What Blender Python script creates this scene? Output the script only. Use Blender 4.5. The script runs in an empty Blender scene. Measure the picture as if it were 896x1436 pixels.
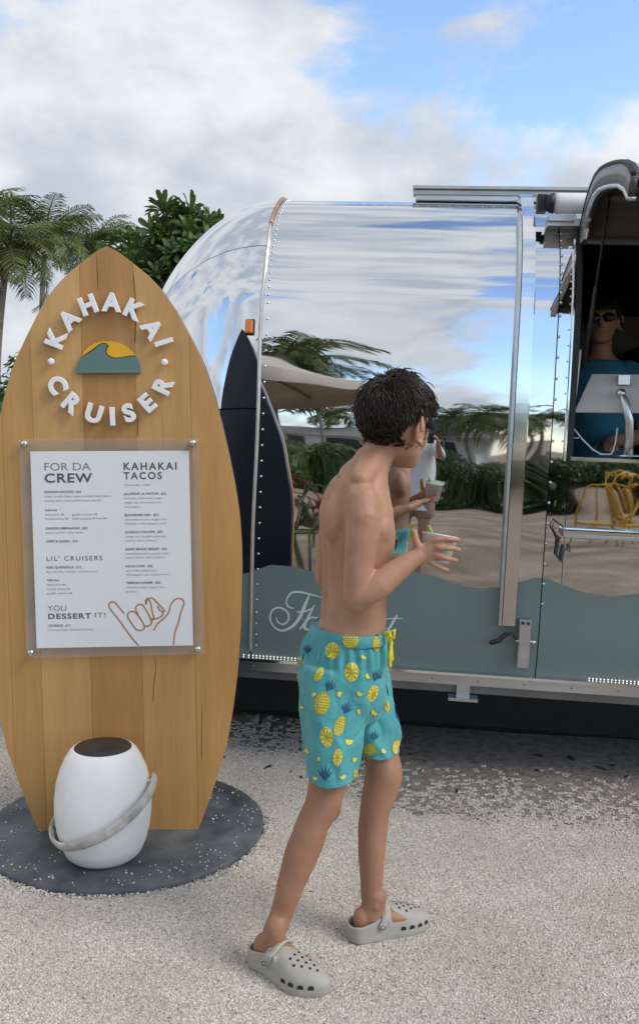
import bpy, bmesh, math, random
from mathutils import Vector, Matrix, noise
from mathutils.bvhtree import BVHTree
R = math.radians
V = Vector
rnd = random.Random(7)
scene = bpy.context.scene
COL = scene.collection

# ------------------------------------------------------------ camera
FPX, CX, CY = 1300.0, 448.0, 718.0          # photograph is 896 x 1436
PITCH, ROLL, CAMH = math.atan(126/1300), 0.015, 1.45
_f = V((0, math.cos(PITCH), -math.sin(PITCH)))
_r0 = V((1, 0, 0)); _u0 = V((0, math.sin(PITCH), math.cos(PITCH)))
_r = _r0*math.cos(ROLL) + _u0*math.sin(ROLL)
_u = _u0*math.cos(ROLL) - _r0*math.sin(ROLL)
CAM = V((0, 0, CAMH))
cam_data = bpy.data.cameras.new('camera')
cam = bpy.data.objects.new('camera', cam_data); COL.objects.link(cam)
cam.matrix_world = Matrix(((_r.x, _u.x, -_f.x, CAM.x), (_r.y, _u.y, -_f.y, CAM.y), (_r.z, _u.z, -_f.z, CAM.z), (0, 0, 0, 1)))
cam_data.sensor_fit = 'VERTICAL'; cam_data.sensor_height = 36; cam_data.lens = 36*FPX/1436
cam_data.clip_start = 0.02; cam_data.clip_end = 2000
scene.camera = cam

# ------------------------------------------------------------ sky, sun, exposure
SUN_EL, SUN_AZ = 44.0, 112.0                 # azimuth clockwise from +Y (view direction)
world = bpy.data.worlds.new('World'); scene.world = world; world.use_nodes = True
wn, wl = world.node_tree.nodes, world.node_tree.links
wn.clear()
def wnode(t, **k):
    n = wn.new(t)
    for a, b in k.items(): setattr(n, a, b)
    return n
def wmath(op, a, b=None, clamp=False):
    n = wnode('ShaderNodeMath', operation=op, use_clamp=clamp)
    for i, x in enumerate((a, b)):
        if x is None: continue
        if isinstance(x, (int, float)): n.inputs[i].default_value = x
        else: wl.new(x, n.inputs[i])
    return n.outputs[0]
def wsmooth(x, a, b):
    n = wnode('ShaderNodeMapRange', interpolation_type='SMOOTHSTEP')
    wl.new(x, n.inputs[0]); n.inputs[1].default_value = a; n.inputs[2].default_value = b
    return n.outputs[0]
sky = wnode('ShaderNodeTexSky', sky_type='NISHITA', sun_disc=False)
sky.sun_elevation = R(SUN_EL); sky.sun_rotation = R(SUN_AZ); sky.air_density = 1.0; sky.dust_density = 0.6; sky.ozone_density = 1.6
tc = wnode('ShaderNodeTexCoord')
sep = wnode('ShaderNodeSeparateXYZ'); wl.new(tc.outputs['Generated'], sep.inputs[0])
dx, dy, dz = sep.outputs
mp = wnode('ShaderNodeMapping'); wl.new(tc.outputs['Generated'], mp.inputs[0])
mp.inputs['Location'].default_value = (0.22, 0.9, 0.20); mp.inputs['Scale'].default_value = (1.0, 1.0, 1.75)
n1 = wnode('ShaderNodeTexNoise', noise_dimensions='3D'); wl.new(mp.outputs[0], n1.inputs['Vector'])
n1.inputs['Scale'].default_value = 3.1; n1.inputs['Detail'].default_value = 9; n1.inputs['Roughness'].default_value = 0.58; n1.inputs['Distortion'].default_value = 0.25
n2 = wnode('ShaderNodeTexNoise', noise_dimensions='3D'); wl.new(mp.outputs[0], n2.inputs['Vector'])
n2.inputs['Scale'].default_value = 5.2; n2.inputs['Detail'].default_value = 7; n2.inputs['Roughness'].default_value = 0.55
# cloud bank thicker to the west (-X) and towards the horizon
bankx = wsmooth(wmath('MULTIPLY', dx, -1.0), -0.06, 0.12)
low = wmath('SUBTRACT', 1.0, wsmooth(dz, 0.25, 0.37))
high = wsmooth(dz, 0.45, 0.85)
back = wsmooth(wmath('MULTIPLY', dy, -1.0), 0.2, 0.7)
lowf = wmath('MULTIPLY', low, wmath('SUBTRACT', 1.0, back))
bias = wmath('ADD', wmath('ADD', wmath('MULTIPLY', bankx, 0.19), wmath('MULTIPLY', lowf, 0.24)), wmath('SUBTRACT', wmath('MULTIPLY', high, 0.17), wmath('MULTIPLY', wmath('MULTIPLY', back, wmath('SUBTRACT', 1.0, wsmooth(dz, 0.22, 0.5))), 0.06)))
cl = wmath('ADD', n1.outputs[0], bias)
mask = wsmooth(cl, 0.525, 0.64)
shade = wsmooth(wmath('ADD', n2.outputs[0], wmath('SUBTRACT', wmath('MULTIPLY', wmath('SUBTRACT', wmath('MINIMUM', dz, 0.45), 0.3), 0.35), wmath('MULTIPLY', high, 0.13))), 0.30, 0.62)
ccol = wnode('ShaderNodeMix', data_type='RGBA'); wl.new(shade, ccol.inputs[0])
ccol.inputs[6].default_value = (2.7, 3.0, 3.45, 1); ccol.inputs[7].default_value = (4.35, 4.45, 4.6, 1)
mixs = wnode('ShaderNodeMix', data_type='RGBA'); wl.new(mask, mixs.inputs[0])
skyb = wnode('ShaderNodeMix', data_type='RGBA', blend_type='MULTIPLY'); skyb.inputs[0].default_value = 1.0
wl.new(sky.outputs[0], skyb.inputs[6]); skyb.inputs[7].default_value = (1.25, 1.28, 1.32, 1)
wl.new(skyb.outputs[2], mixs.inputs[6]); wl.new(ccol.outputs[2], mixs.inputs[7])
bg = wnode('ShaderNodeBackground'); wl.new(mixs.outputs[2], bg.inputs[0]); bg.inputs[1].default_value = 0.15
wo = wnode('ShaderNodeOutputWorld'); wl.new(bg.outputs[0], wo.inputs[0])
sd = bpy.data.lights.new('sun', 'SUN'); sd.energy = 1.5; sd.angle = R(28); sd.color = (1.0, 0.92, 0.80)
sun = bpy.data.objects.new('sun', sd); COL.objects.link(sun)
_sv = V((math.sin(R(SUN_AZ))*math.cos(R(SUN_EL)), math.cos(R(SUN_AZ))*math.cos(R(SUN_EL)), math.sin(R(SUN_EL))))
sun.rotation_euler = _sv.to_track_quat('Z', 'Y').to_euler()
sun.location = (3, -3, 9)
vs = scene.view_settings
vs.view_transform = 'Standard'; vs.look = 'None'; vs.gamma = 1; vs.exposure = 0.47; vs.use_curve_mapping = False

# ------------------------------------------------------------ pixel helpers
def ray(px, py):
    return _f + _r*((px-CX)/FPX) + _u*((CY-py)/FPX)
def at(px, py, y):
    d = ray(px, py); return CAM + d*((y-CAM.y)/d.y)
def gnd(px, py, z=0.0):
    d = ray(px, py); return CAM + d*((z-CAM.z)/d.z)
def plane_hit(px, py, o, n):
    d = ray(px, py); return CAM + d*((o-CAM).dot(n)/d.dot(n))

# ------------------------------------------------------------ mesh helpers
class MB:
    def __init__(s): s.v = []; s.f = []; s.sm = []
    def add(s, vs, fs, smooth=True):
        b = len(s.v); s.v += [tuple(x) for x in vs]; s.f += [tuple(i+b for i in f) for f in fs]; s.sm += [smooth]*len(fs); return s
    def box(s, c, h, M3=None, smooth=False):
        c = V(c); vs = []
        for i in range(8):
            p = V(((1 if i & 1 else -1)*h[0], (1 if i & 2 else -1)*h[1], (1 if i & 4 else -1)*h[2]))
            if M3 is not None: p = M3 @ p
            vs.append(c+p)
        return s.add(vs, [(0,2,3,1),(4,5,7,6),(0,1,5,4),(2,6,7,3),(0,4,6,2),(1,3,7,5)], smooth)
    def loft(s, rings, n=20, caps=True, smooth=True, e=2.0, closed=False):
        vs = []; fs = []
        for (c, a, b) in rings:
            c, a, b = V(c), V(a), V(b)
            for k in range(n):
                t = 2*math.pi*k/n; ct, st = math.cos(t), math.sin(t)
                ct = math.copysign(abs(ct)**(2/e), ct); st = math.copysign(abs(st)**(2/e), st)
                vs.append(c + a*ct + b*st)
        m = len(rings)
        for i in range(m if closed else m-1):
            j = (i+1) % m
            for k in range(n):
                fs.append((i*n+k, i*n+(k+1) % n, j*n+(k+1) % n, j*n+k))
        if caps and not closed:
            fs.append(tuple(reversed(range(n)))); fs.append(tuple((m-1)*n+k for k in range(n)))
        return s.add(vs, fs, smooth)
    def tube(s, pts, rad, n=10, flat=1.0, side=None, caps=True, round_ends=False, closed=False, smooth=True):
        pts = [V(p) for p in pts]
        if isinstance(rad, (int, float)): rad = [rad]*len(pts)
        rad = list(rad)
        if round_ends and not closed:
            d0 = (pts[0]-pts[1]).normalized(); d1 = (pts[-1]-pts[-2]).normalized()
            pre = [(pts[0]+d0*rad[0]*.9, rad[0]*.35), (pts[0]+d0*rad[0]*.6, rad[0]*.78)]
            post = [(pts[-1]+d1*rad[-1]*.6, rad[-1]*.78), (pts[-1]+d1*rad[-1]*.9, rad[-1]*.35)]
            pts = [p for p, _ in pre]+pts+[p for p, _ in post]; rad = [q for _, q in pre]+rad+[q for _, q in post]
        rings = []; prev = None; m = len(pts)
        for i, p in enumerate(pts):
            if closed: t = (pts[(i+1) % m]-pts[i-1])
            else: t = pts[min(i+1, m-1)]-pts[max(i-1, 0)]
            t = t.normalized() if t.length > 1e-9 else V((0, 0, 1))
            if side is not None:
                a = V(side); a = a-t*a.dot(t)
                if a.length < 1e-6: a = t.orthogonal()
            elif prev is None: a = t.orthogonal()
            else:
                a = prev-t*prev.dot(t)
                if a.length < 1e-6: a = t.orthogonal()
            a.normalize(); prev = a; b = t.cross(a)
            rings.append((p, a*rad[i], b*rad[i]*flat))
        return s.loft(rings, n, caps, smooth, closed=closed)
    def prism(s, poly, y0, y1, smooth=False):
        """poly: list of (x, z); extruded along local y from y0 (front) to y1."""
        n = len(poly)
        vs = [(x, y0, z) for x, z in poly]+[(x, y1, z) for x, z in poly]
        fs = [tuple(range(n)), tuple(reversed(range(n, 2*n)))]+[(i, i+n, (i+1) % n+n, (i+1) % n) for i in range(n)]
        return s.add(vs, fs, smooth)
    def lathe(s, prof, c=(0, 0, 0), n=32, smooth=True, M3=None):
        c = V(c); vs = []; fs = []; m = len(prof)
        for r, z in prof:
            for k in range(n):
                t = 2*math.pi*k/n; p = V((r*math.cos(t), r*math.sin(t), z))
                if M3 is not None: p = M3 @ p
                vs.append(c+p)
        for i in range(m-1):
            for k in range(n): fs.append((i*n+k, i*n+(k+1) % n, (i+1)*n+(k+1) % n, (i+1)*n+k))
        fs.append(tuple(reversed(range(n)))); fs.append(tuple((m-1)*n+k for k in range(n)))
        return s.add(vs, fs, smooth)
    def sphere(s, c, r, M3=None, n=14, m=9, smooth=True):
        if isinstance(r, (int, float)): r = (r, r, r)
        c = V(c); vs = []; fs = []
        for i in range(m):
            th = math.pi*(i+.5)/m
            for k in range(n):
                t = 2*math.pi*k/n
                p = V((r[0]*math.sin(th)*math.cos(t), r[1]*math.sin(th)*math.sin(t), r[2]*math.cos(th)))
                if M3 is not None: p = M3 @ p
                vs.append(c+p)
        for i in range(m-1):
            for k in range(n): fs.append((i*n+k, (i+1)*n+k, (i+1)*n+(k+1) % n, i*n+(k+1) % n))
        fs.append(tuple(range(n))); fs.append(tuple(reversed(range((m-1)*n, m*n))))
        return s.add(vs, fs, smooth)
    def mesh(s, name, fix=True):
        me = bpy.data.meshes.new(name); me.from_pydata(s.v, [], s.f); me.update()
        me.polygons.foreach_set('use_smooth', s.sm)
        if fix:
            bm = bmesh.new(); bm.from_mesh(me); bmesh.ops.recalc_face_normals(bm, faces=bm.faces); bm.to_mesh(me); bm.free()
        return me

MW = {}
def empty(name, M=None, label=None, cat=None, group=None):
    o = bpy.data.objects.new(name, None); COL.objects.link(o); o.empty_display_size = .1
    M = Matrix.Identity(4) if M is None else M
    o.matrix_world = M; MW[o.name] = M.copy()
    tag(o, label, cat, group); return o
def tag(o, label=None, cat=None, group=None, kind=None):
    if label: o['label'] = label
    if cat: o['category'] = cat
    if group: o['group'] = group
    if kind: o['kind'] = kind
    return o
def link(name, me, mat=None, parent=None, world=False, loc=None):
    """world=True: the mesh is in world coordinates, put it under a parent without moving it."""
    o = bpy.data.objects.new(name, me); COL.objects.link(o)
    if mat is not None and not me.materials: me.materials.append(mat)
    if parent is not None:
        o.parent = parent
        if world: o.matrix_parent_inverse = MW[parent.name].inverted()
        MW[o.name] = Matrix.Identity(4) if world else MW[parent.name].copy()
    else: MW[o.name] = Matrix.Identity(4)
    if loc is not None: o.location = loc
    return o
def T(p): return Matrix.Translation(V(p))
def bevel(me, w, seg=1):
    bm = bmesh.new(); bm.from_mesh(me)
    bmesh.ops.bevel(bm, geom=[e for e in bm.edges if len(e.link_faces) == 2 and e.calc_face_angle(0) > .5], offset=w, segments=seg, affect='EDGES', profile=.6)
    bm.to_mesh(me); bm.free(); return me
def remesh(mb, voxel, smooth=6, fac=.5):
    me = mb.mesh('tmp'); o = bpy.data.objects.new('tmp', me); COL.objects.link(o)
    m = o.modifiers.new('r', 'REMESH'); m.mode = 'VOXEL'; m.voxel_size = voxel; m.use_smooth_shade = True
    if smooth:
        m = o.modifiers.new('s', 'SMOOTH'); m.iterations = smooth; m.factor = fac
    dg = bpy.context.evaluated_depsgraph_get(); dg.update()
    r = bpy.data.meshes.new_from_object(o.evaluated_get(dg))
    bpy.data.objects.remove(o); bpy.data.meshes.remove(me)
    r.polygons.foreach_set('use_smooth', [True]*len(r.polygons))
    return r
def text_mesh(txt, size, bold=0.0, extrude=0.0, align='LEFT', spacing=1.0, bev=0.0):
    c = bpy.data.curves.new('t', 'FONT'); c.body = txt; c.size = size; c.offset = bold; c.extrude = extrude
    c.align_x = align; c.space_character = spacing; c.bevel_depth = bev; c.resolution_u = 4
    o = bpy.data.objects.new('t', c); COL.objects.link(o)
    dg = bpy.context.evaluated_depsgraph_get(); dg.update()
    me = bpy.data.meshes.new_from_object(o.evaluated_get(dg))
    bpy.data.objects.remove(o); bpy.data.curves.remove(c)
    return me
def xform(me, M): me.transform(M); me.update(); return me
def bvh(mes):
    vs, fs = [], []
    for me in mes:
        b = len(vs); vs += [v.co.copy() for v in me.vertices]; fs += [tuple(i+b for i in p.vertices) for p in me.polygons]
    return BVHTree.FromPolygons(vs, fs)

# ------------------------------------------------------------ materials
def mat(name, col, rough=.5, metal=0.0, var=0.0, vs=6.0, bump=0.0, bs=60.0, rvar=0.0, spec=.5, sss=0.0, coat=0.0, trans=0.0, stretch=None, col2=None, ior=None, emis=None, sheen=0.0, coords='Object', alpha=None):
    m = bpy.data.materials.new(name); m.use_nodes = True
    nt = m.node_tree; n, l = nt.nodes, nt.links
    b = n['Principled BSDF']
    b.inputs['Base Color'].default_value = (*col, 1); b.inputs['Roughness'].default_value = rough; b.inputs['Metallic'].default_value = metal
    b.inputs['Specular IOR Level'].default_value = spec
    if sss: b.inputs['Subsurface Weight'].default_value = sss; b.inputs['Subsurface Radius'].default_value = (.012, .005, .003); b.inputs['Subsurface Scale'].default_value = 1.0
    if coat: b.inputs['Coat Weight'].default_value = coat; b.inputs['Coat Roughness'].default_value = .08
    if trans: b.inputs['Transmission Weight'].default_value = trans
    if ior: b.inputs['IOR'].default_value = ior
    if sheen: b.inputs['Sheen Weight'].default_value = sheen
    if alpha is not None: b.inputs['Alpha'].default_value = alpha
    if emis: b.inputs['Emission Color'].default_value = (*emis[0], 1); b.inputs['Emission Strength'].default_value = emis[1]
    t = n.new('ShaderNodeTexCoord'); mp = n.new('ShaderNodeMapping'); l.new(t.outputs[coords], mp.inputs[0])
    if stretch: mp.inputs['Scale'].default_value = stretch
    if var or col2 or rvar:
        no = n.new('ShaderNodeTexNoise'); l.new(mp.outputs[0], no.inputs['Vector']); no.inputs['Scale'].default_value = vs; no.inputs['Detail'].default_value = 6; no.inputs['Roughness'].default_value = .6
        r = n.new('ShaderNodeValToRGB'); l.new(no.outputs[0], r.inputs[0]); r.color_ramp.elements[0].position = .32; r.color_ramp.elements[1].position = .68
        c2 = col2 if col2 else tuple(min(1, x*(1+var)) for x in col)
        c1 = col if col2 else tuple(x*(1-var) for x in col)
        r.color_ramp.elements[0].color = (*c1, 1); r.color_ramp.elements[1].color = (*c2, 1)
        l.new(r.outputs[0], b.inputs['Base Color'])
        if rvar:
            mr = n.new('ShaderNodeMapRange'); l.new(no.outputs[0], mr.inputs[0]); mr.inputs[1].default_value = .3; mr.inputs[2].default_value = .7; mr.inputs[3].default_value = max(0, rough-rvar); mr.inputs[4].default_value = rough+rvar; l.new(mr.outputs[0], b.inputs['Roughness'])
    if bump:
        nb = n.new('ShaderNodeTexNoise'); l.new(mp.outputs[0], nb.inputs['Vector']); nb.inputs['Scale'].default_value = bs; nb.inputs['Detail'].default_value = 4
        bp = n.new('ShaderNodeBump'); bp.inputs['Strength'].default_value = bump; bp.inputs['Distance'].default_value = .02; l.new(nb.outputs[0], bp.inputs['Height']); l.new(bp.outputs[0], b.inputs['Normal'])
    return m

# ------------------------------------------------------------ shared materials
M_CHROME = mat('polished_aluminium', (.70, .72, .745), rough=.020, metal=1.0, rvar=.016, vs=9.0)
def add_pan(m, strength, scale, dist):
    """long shallow dents (oil canning) in sheet metal"""
    nt = m.node_tree; n, l = nt.nodes, nt.links; b = n['Principled BSDF']
    t = n.new('ShaderNodeTexCoord'); no = n.new('ShaderNodeTexNoise'); no.inputs['Scale'].default_value = scale; no.inputs['Detail'].default_value = 1.0
    mp = n.new('ShaderNodeMapping'); mp.inputs['Scale'].default_value = (1, 1, 1.5); l.new(t.outputs['Object'], mp.inputs[0]); l.new(mp.outputs[0], no.inputs['Vector'])
    bp = n.new('ShaderNodeBump'); bp.inputs['Strength'].default_value = strength; bp.inputs['Distance'].default_value = dist
    l.new(no.outputs[0], bp.inputs['Height']); l.new(bp.outputs[0], b.inputs['Normal'])
add_pan(M_CHROME, 1.0, 1.6, .0085)
M_CHROME2 = mat('dented_aluminium', (.70, .72, .745), rough=.022, metal=1.0, rvar=.016, vs=9.0)
add_pan(M_CHROME2, 1.0, 1.8, .0065)
M_ALU = mat('extruded_aluminium', (.58, .59, .60), rough=.32, metal=1.0, var=.12, vs=5, bump=.05, bs=40, stretch=(.4, 4, 4))
M_BRIGHT = mat('bright_trim', (.80, .81, .82), rough=.10, metal=1.0, var=.05, vs=4, rvar=.05)
M_TEAL = mat('sage_green_vinyl', (.172, .219, .205), rough=.42, var=.05, vs=1.5, spec=.35, bump=.03, bs=6, rvar=.06)
M_WHITEP = mat('white_paint', (.72, .73, .74), rough=.45, var=.06, vs=7)
M_DARK = mat('dark_liner', (.03, .028, .027), rough=.7, var=.3, vs=3)
M_BLACK = mat('black_rubber', (.012, .012, .013), rough=.55, var=.3, vs=20)
M_GREYIN = mat('grey_interior', (.30, .28, .265), rough=.6, var=.15, vs=2)
M_ORANGE = mat('orange_metal', (.52, .27, .17), rough=.38, metal=.7, var=.25, vs=20)
M_LED = mat('led_beads', (.9, .88, .8), rough=.3, emis=((1.0, .93, .8), .7), var=.05)
M_AMBER = mat('amber_lens', (.72, .20, .02), rough=.18, var=.15, vs=30, coat=.5)
M_RIVET = mat('rivet_heads', (.66, .67, .69), rough=.22, metal=1.0, var=.1, vs=30)
M_SCRIPT = mat('pale_script_vinyl', (.62, .68, .68), rough=.5, var=.05)
M_GLASSD = mat('rolled_awning_fabric', (.70, .70, .69), rough=.6, var=.08, vs=8)

# ------------------------------------------------------------ trailer frame
PSI, TAU = R(6.5), .025
_s0 = V((math.cos(PSI), -math.sin(PSI), 0)); _z = V((0, 0, 1))
TS = _s0*math.cos(TAU)-_z*math.sin(TAU); TT = _s0*math.sin(TAU)+_z*math.cos(TAU); TY = TT.cross(TS)
ZB = .47
TO = gnd(350, 925, ZB)-TT*ZB
TM = Matrix(((TS.x, TY.x, TT.x, TO.x), (TS.y, TY.y, TT.y, TO.y), (TS.z, TY.z, TT.z, TO.z), (0, 0, 0, 1)))
TMI = TM.inverted()
WN = V((-TY.x, -TY.y, 0)).normalized()
def mirror(p): p = V(p); return p-WN*(2*(p-TO).dot(WN))
def vgnd(px, py): return mirror(gnd(px, py))               # where a thing seen in the flat side wall stands
def vat(px, py, dist): return mirror(at(px, py, dist))
HW, ZC, RC = 1.15, 1.925, .56
def prof(p):
    """cross-section, p 0..1 from the near base to the roof centre, 1..2 down the far side: (inward y, z, normal)"""
    if p > 1:
        y, z, n = prof(2-p); return 2*HW-y, z, (-n[0], n[1])
    if p < .08:
        q = (.08-p)/.08; z = ZB+(.70-ZB)*p/.08; return .035*q*q, z, (-1, -.25*q)
    if p < .40:
        q = (p-.08)/.32; z = .70+(ZC-.70)*q; lean = .028*max(0, (z-1.3)/(ZC-1.3))**2; return lean, z, (-1, .01+.08*max(0, (z-1.3)/(ZC-1.3)))
    if p < .80:
        a = R(5)+R(77)*(p-.40)/.40
        return .028+RC*(math.cos(R(5))-math.cos(a)), ZC+RC*(math.sin(a)-math.sin(R(5))), (-math.cos(a), math.sin(a))
    y0, z0, _ = prof(.7999); q = (p-.8)/.2; a = R(82)+R(8)*q
    return y0+(HW-y0)*q, z0+(HW-y0)*math.tan(R(8))*(q-.5*q*q), (-math.cos(a), math.sin(a))
def p_of_z(z):
    lo, hi = 0.0, 1.0
    for _ in range(40):
        m = (lo+hi)/2
        if prof(m)[1] < z: lo = m
        else: hi = m
    return lo
LCAP = .95
def shell(s, p, off=0.0):
    """point on the trailer skin; s < 0 runs round the front end cap, s > LEN round the rear one"""
    y, z, n = prof(p)
    y -= -n[0]*off; z += n[1]*off
    ex = 0.0
    if s < 0: ex = -s
    elif s > LEN: ex = s-LEN
    if ex > 0:
        a = min(ex/LCAP, 1.0)*math.pi/2                     # s is an angle round the cap
        k = math.cos(a); adv = math.sin(a)*LCAP
        zz = max(0, (z-.9)/(prof(1)[1]-.9))
        kz = math.cos(a)
        y = HW+(y-HW)*k
        if z > .9: z = .9+(z-.9)*kz
        adv *= (1-.10*zz**2)
        if z < .9: adv *= 1-.05*((.9-z)/.43)**2
        s = -adv if s < 0 else LEN+adv
    return V((s, y, z))
LEN = 4.3
def wall_px(px, py):
    """photo pixel -> (s, z) on the near side wall"""
    y = 0.0
    for _ in range(25):
        o = TM @ V((0, y, 0)); q = TMI @ plane_hit(px, py, o, TY)
        y += (prof(p_of_z(min(q.z, 2.40)))[0]-y)*.6
    return q.x, q.z, p_of_z(min(q.z, 2.40))
trailer = empty('food_trailer', TM, 'polished aluminium food trailer with rounded end and sage green wave along the bottom', 'trailer')
def panel(name, s0, s1, p0, p1, m, off=0.0, ns=None, np_=None, wob=0.0):
    ns = ns or max(2, int(abs(s1-s0)/.03)); np_ = np_ or max(2, int(abs(p1-p0)/.0125))
    mb = MB(); vs = []
    for i in range(ns+1):
        for j in range(np_+1):
            s = s0+(s1-s0)*i/ns; p = p0+(p1-p0)*j/np_
            vs.append(shell(s, p, off))
    fs = [(i*(np_+1)+j, (i+1)*(np_+1)+j, (i+1)*(np_+1)+j+1, i*(np_+1)+j+1) for i in range(ns) for j in range(np_)]
    mb.add(vs, fs)
    return link(name, mb.mesh(name, fix=False), m, trailer)
G = .0022
S_BAND = wall_px(722, 700)[0]; S_RIV = wall_px(776, 560)[0]; S_W0 = wall_px(803, 560)[0]; S_W1 = S_W0+1.75
P_SEAM = p_of_z(2.375); P_SILL = p_of_z(wall_px(840, 643)[1]); P_WTOP = p_of_z(wall_px(803, 340)[1])
panel('side_panel', G, S_RIV-G, 0, P_SEAM-.001, M_CHROME)
panel('roof_panel', G, S_RIV-G, P_SEAM+.001, 1.5, M_CHROME)
panel('side_panel', S_RIV+G, S_W0, 0, 1.5, M_CHROME2)
panel('side_panel', S_W0+G, S_W1-G, 0, P_SILL, M_CHROME2)
panel('roof_panel', S_W0+G, S_W1-G, P_WTOP, 1.5, M_CHROME)
panel('side_panel', S_W1, LEN-G, 0, 1.5, M_CHROME)
panel('far_side_panel', G, LEN-G, 1.502, 2, M_ALU, ns=40)
capmb = []
pe = [0, p_of_z(1.50), p_of_z(2.16), p_of_z(2.42), 1.0, 1.5, 2.0]
for i in range(6):
    capmb.append(panel('end_cap_panel', -LCAP*.999, -G, pe[i]+(.0008 if i else 0), pe[i+1]-.0008, M_CHROME, ns=44))
panel('rear_cap_panel', LEN+G, LEN+LCAP*.999, 0, 2, M_CHROME, ns=30, np_=60)
# dark inner liner shows in the hairline joints; leave the serving window open
for a, b, p0, p1 in ((-LCAP*.97, S_W0-.004, .004, 1.996), (S_W0-.004, S_W1+.004, .004, P_SILL-.003), (S_W0-.004, S_W1+.004, P_WTOP+.003, 1.996), (S_W1+.004, LEN+LCAP*.97, .004, 1.996)):
    panel('inner_liner', a, b, p0, p1, M_DARK, off=-.014, ns=24)
# sage green wave, a vinyl sheet laid on the skin
wave_px = [(340, 807), (362, 798), (380, 792), (407, 794), (440, 802), (480, 815), (520, 812), (550, 804), (582, 802), (608, 808), (635, 819), (655, 823), (672, 825), (700, 824), (725, 817), (751, 810), (768, 812), (785, 819), (822, 832), (856, 837), (896, 833)]
wv = [wall_px(x, y)[:2] for x, y in wave_px]
wv = [(-.55, wv[0][1]-.10), (-.25, wv[0][1]-.07)]+wv+[(1.9, wv[-1][1]-.01), (2.3, wv[-1][1]-.04), (2.8, wv[-1][1]+.02), (3.4, wv[-1][1]), (LEN-.01, wv[-1][1]-.03)]
def wave_z(s):
    for (a, za), (b, zb) in zip(wv, wv[1:]):
        if a <= s <= b:
            t = (s-a)/(b-a); t = t*t*(3-2*t)*.5+t*.5; return za+(zb-za)*t
    return wv[-1][1]
def decal_strip(name, s0, s1, m):
    n = int((s1-s0)/.012); mb = MB(); vs = []
    K = 16
    for i in range(n+1):
        s = s0+(s1-s0)*i/n; pt = p_of_z(wave_z(s))
        for j in range(K+1): vs.append(shell(s, pt*j/K, .0016))
    mb.add(vs, [(i*(K+1)+j, (i+1)*(K+1)+j, (i+1)*(K+1)+j+1, i*(K+1)+j+1) for i in range(n) for j in range(K)])
    return link(name, mb.mesh(name, fix=False), m, trailer)
decal_strip('wave_decal', -.55, -G, M_TEAL)
decal_strip('wave_decal', G, S_RIV-G, M_TEAL)
decal_strip('wave_decal', S_RIV+G, LEN-.01, M_TEAL)

def follow(name, s, p0, p1, w, h, m, off=.001, n=60, sfun=None):
    """a rectangular bar bent along the cross-section"""
    mb = MB(); vs = []
    for i in range(n+1):
        p = p0+(p1-p0)*i/n; ss = s+(sfun(i/n) if sfun else 0)
        for ds, o in ((-w/2, off), (-w/2*.8, off+h), (w/2*.8, off+h), (w/2, off)): vs.append(shell(ss+ds, p, o))
    fs = [(i*4+k, i*4+(k+1) % 4, (i+1)*4+(k+1) % 4, (i+1)*4+k) for i in range(n) for k in range(4)]+[(0, 1, 2, 3), (n*4+3, n*4+2, n*4+1, n*4)]
    mb.add(vs, fs, False); return link(name, mb.mesh(name), m, trailer)
follow('awning_arm', S_BAND, p_of_z(.69), .74, .062, .034, M_BRIGHT, off=.012, n=70)
follow('awning_arm_channel', S_BAND-.034, p_of_z(.69), .62, .014, .05, M_ALU, off=.002, n=50)
# main seam: orange cord above, aluminium bead below
pm = p_of_z(2.26)
def cord(name, p0, p1, r, m):
    pts = [shell(-.0005+.0018*math.sin(p*29), p, r*.8) for p in [p0+(p1-p0)*i/40 for i in range(41)]]
    mb = MB(); mb.tube(pts, r, n=8); return link(name, mb.mesh(name), m, trailer)
cord('seam_cord', pm, .96, .0085, M_ORANGE)
cord('seam_bead', .012, pm, .0065, mat('dull_bead', (.60, .57, .52), rough=.35, metal=.7, var=.15, vs=12))
# rivets (too small to pick apart): one strip for each joint
def rivets(ss, ps, r=.0052):
    mb = MB()
    for s in ss:
        for p in ps:
            c = shell(s, p, 0); y, z, n = prof(p); M3 = V((0, n[0], n[1])).to_track_quat('Z', 'Y').to_matrix()
            mb.lathe([(r, 0), (r*.9, r*.4), (r*.5, r*.7), (.0001, r*.8)], c, n=8, M3=M3)
    o = link('rivets', mb.mesh('rivets'), M_RIVET, trailer); o['kind'] = 'stuff'
rivets([.022], [.02+i*.0165 for i in range(56)])
rivets([S_RIV+.006], [.10+i*.021 for i in range(34)], .0062)
rivets([S_W0-.03], [P_SILL+i*.016 for i in range(int((P_WTOP-P_SILL)/.016))], .004)
rivets([i*.045+.05 for i in range(24)], [P_SEAM+.004], .0028)

# rail, light strip and belly along the base
def rail(name, z0, z1, d0, d1, m, s0=-LCAP*.99, s1=LEN+LCAP*.99):
    mb = MB(); vs = []; n = 150
    for i in range(n+1):
        s = s0+(s1-s0)*i/n
        b = shell(s, 0); q = shell(s, .03); nrm = V((0, -1, 0))
        if s < 0 or s > LEN:
            e = .01; t = (shell(s+e, 0)-shell(s-e, 0)); nrm = V((t.y, -t.x, 0)).normalized()
        for zz, d in ((z0, d0), (z1, d0), (z1, d1), (z0, d1)): vs.append(V((b.x, b.y-.035, 0))+nrm*d*1.0+V((0, .035 if 0 <= s <= LEN else .035, zz)))
    fs = [(i*4+k, i*4+(k+1) % 4, (i+1)*4+(k+1) % 4, (i+1)*4+k) for i in range(n) for k in range(4)]
    mb.add(vs, fs, False); return link(name, mb.mesh(name), m, trailer)
rail('base_rail', .428, .474, -.01, .044, M_ALU)
rail('base_rail_lip', .467, .4775, .0, .050, M_BRIGHT)
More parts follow.
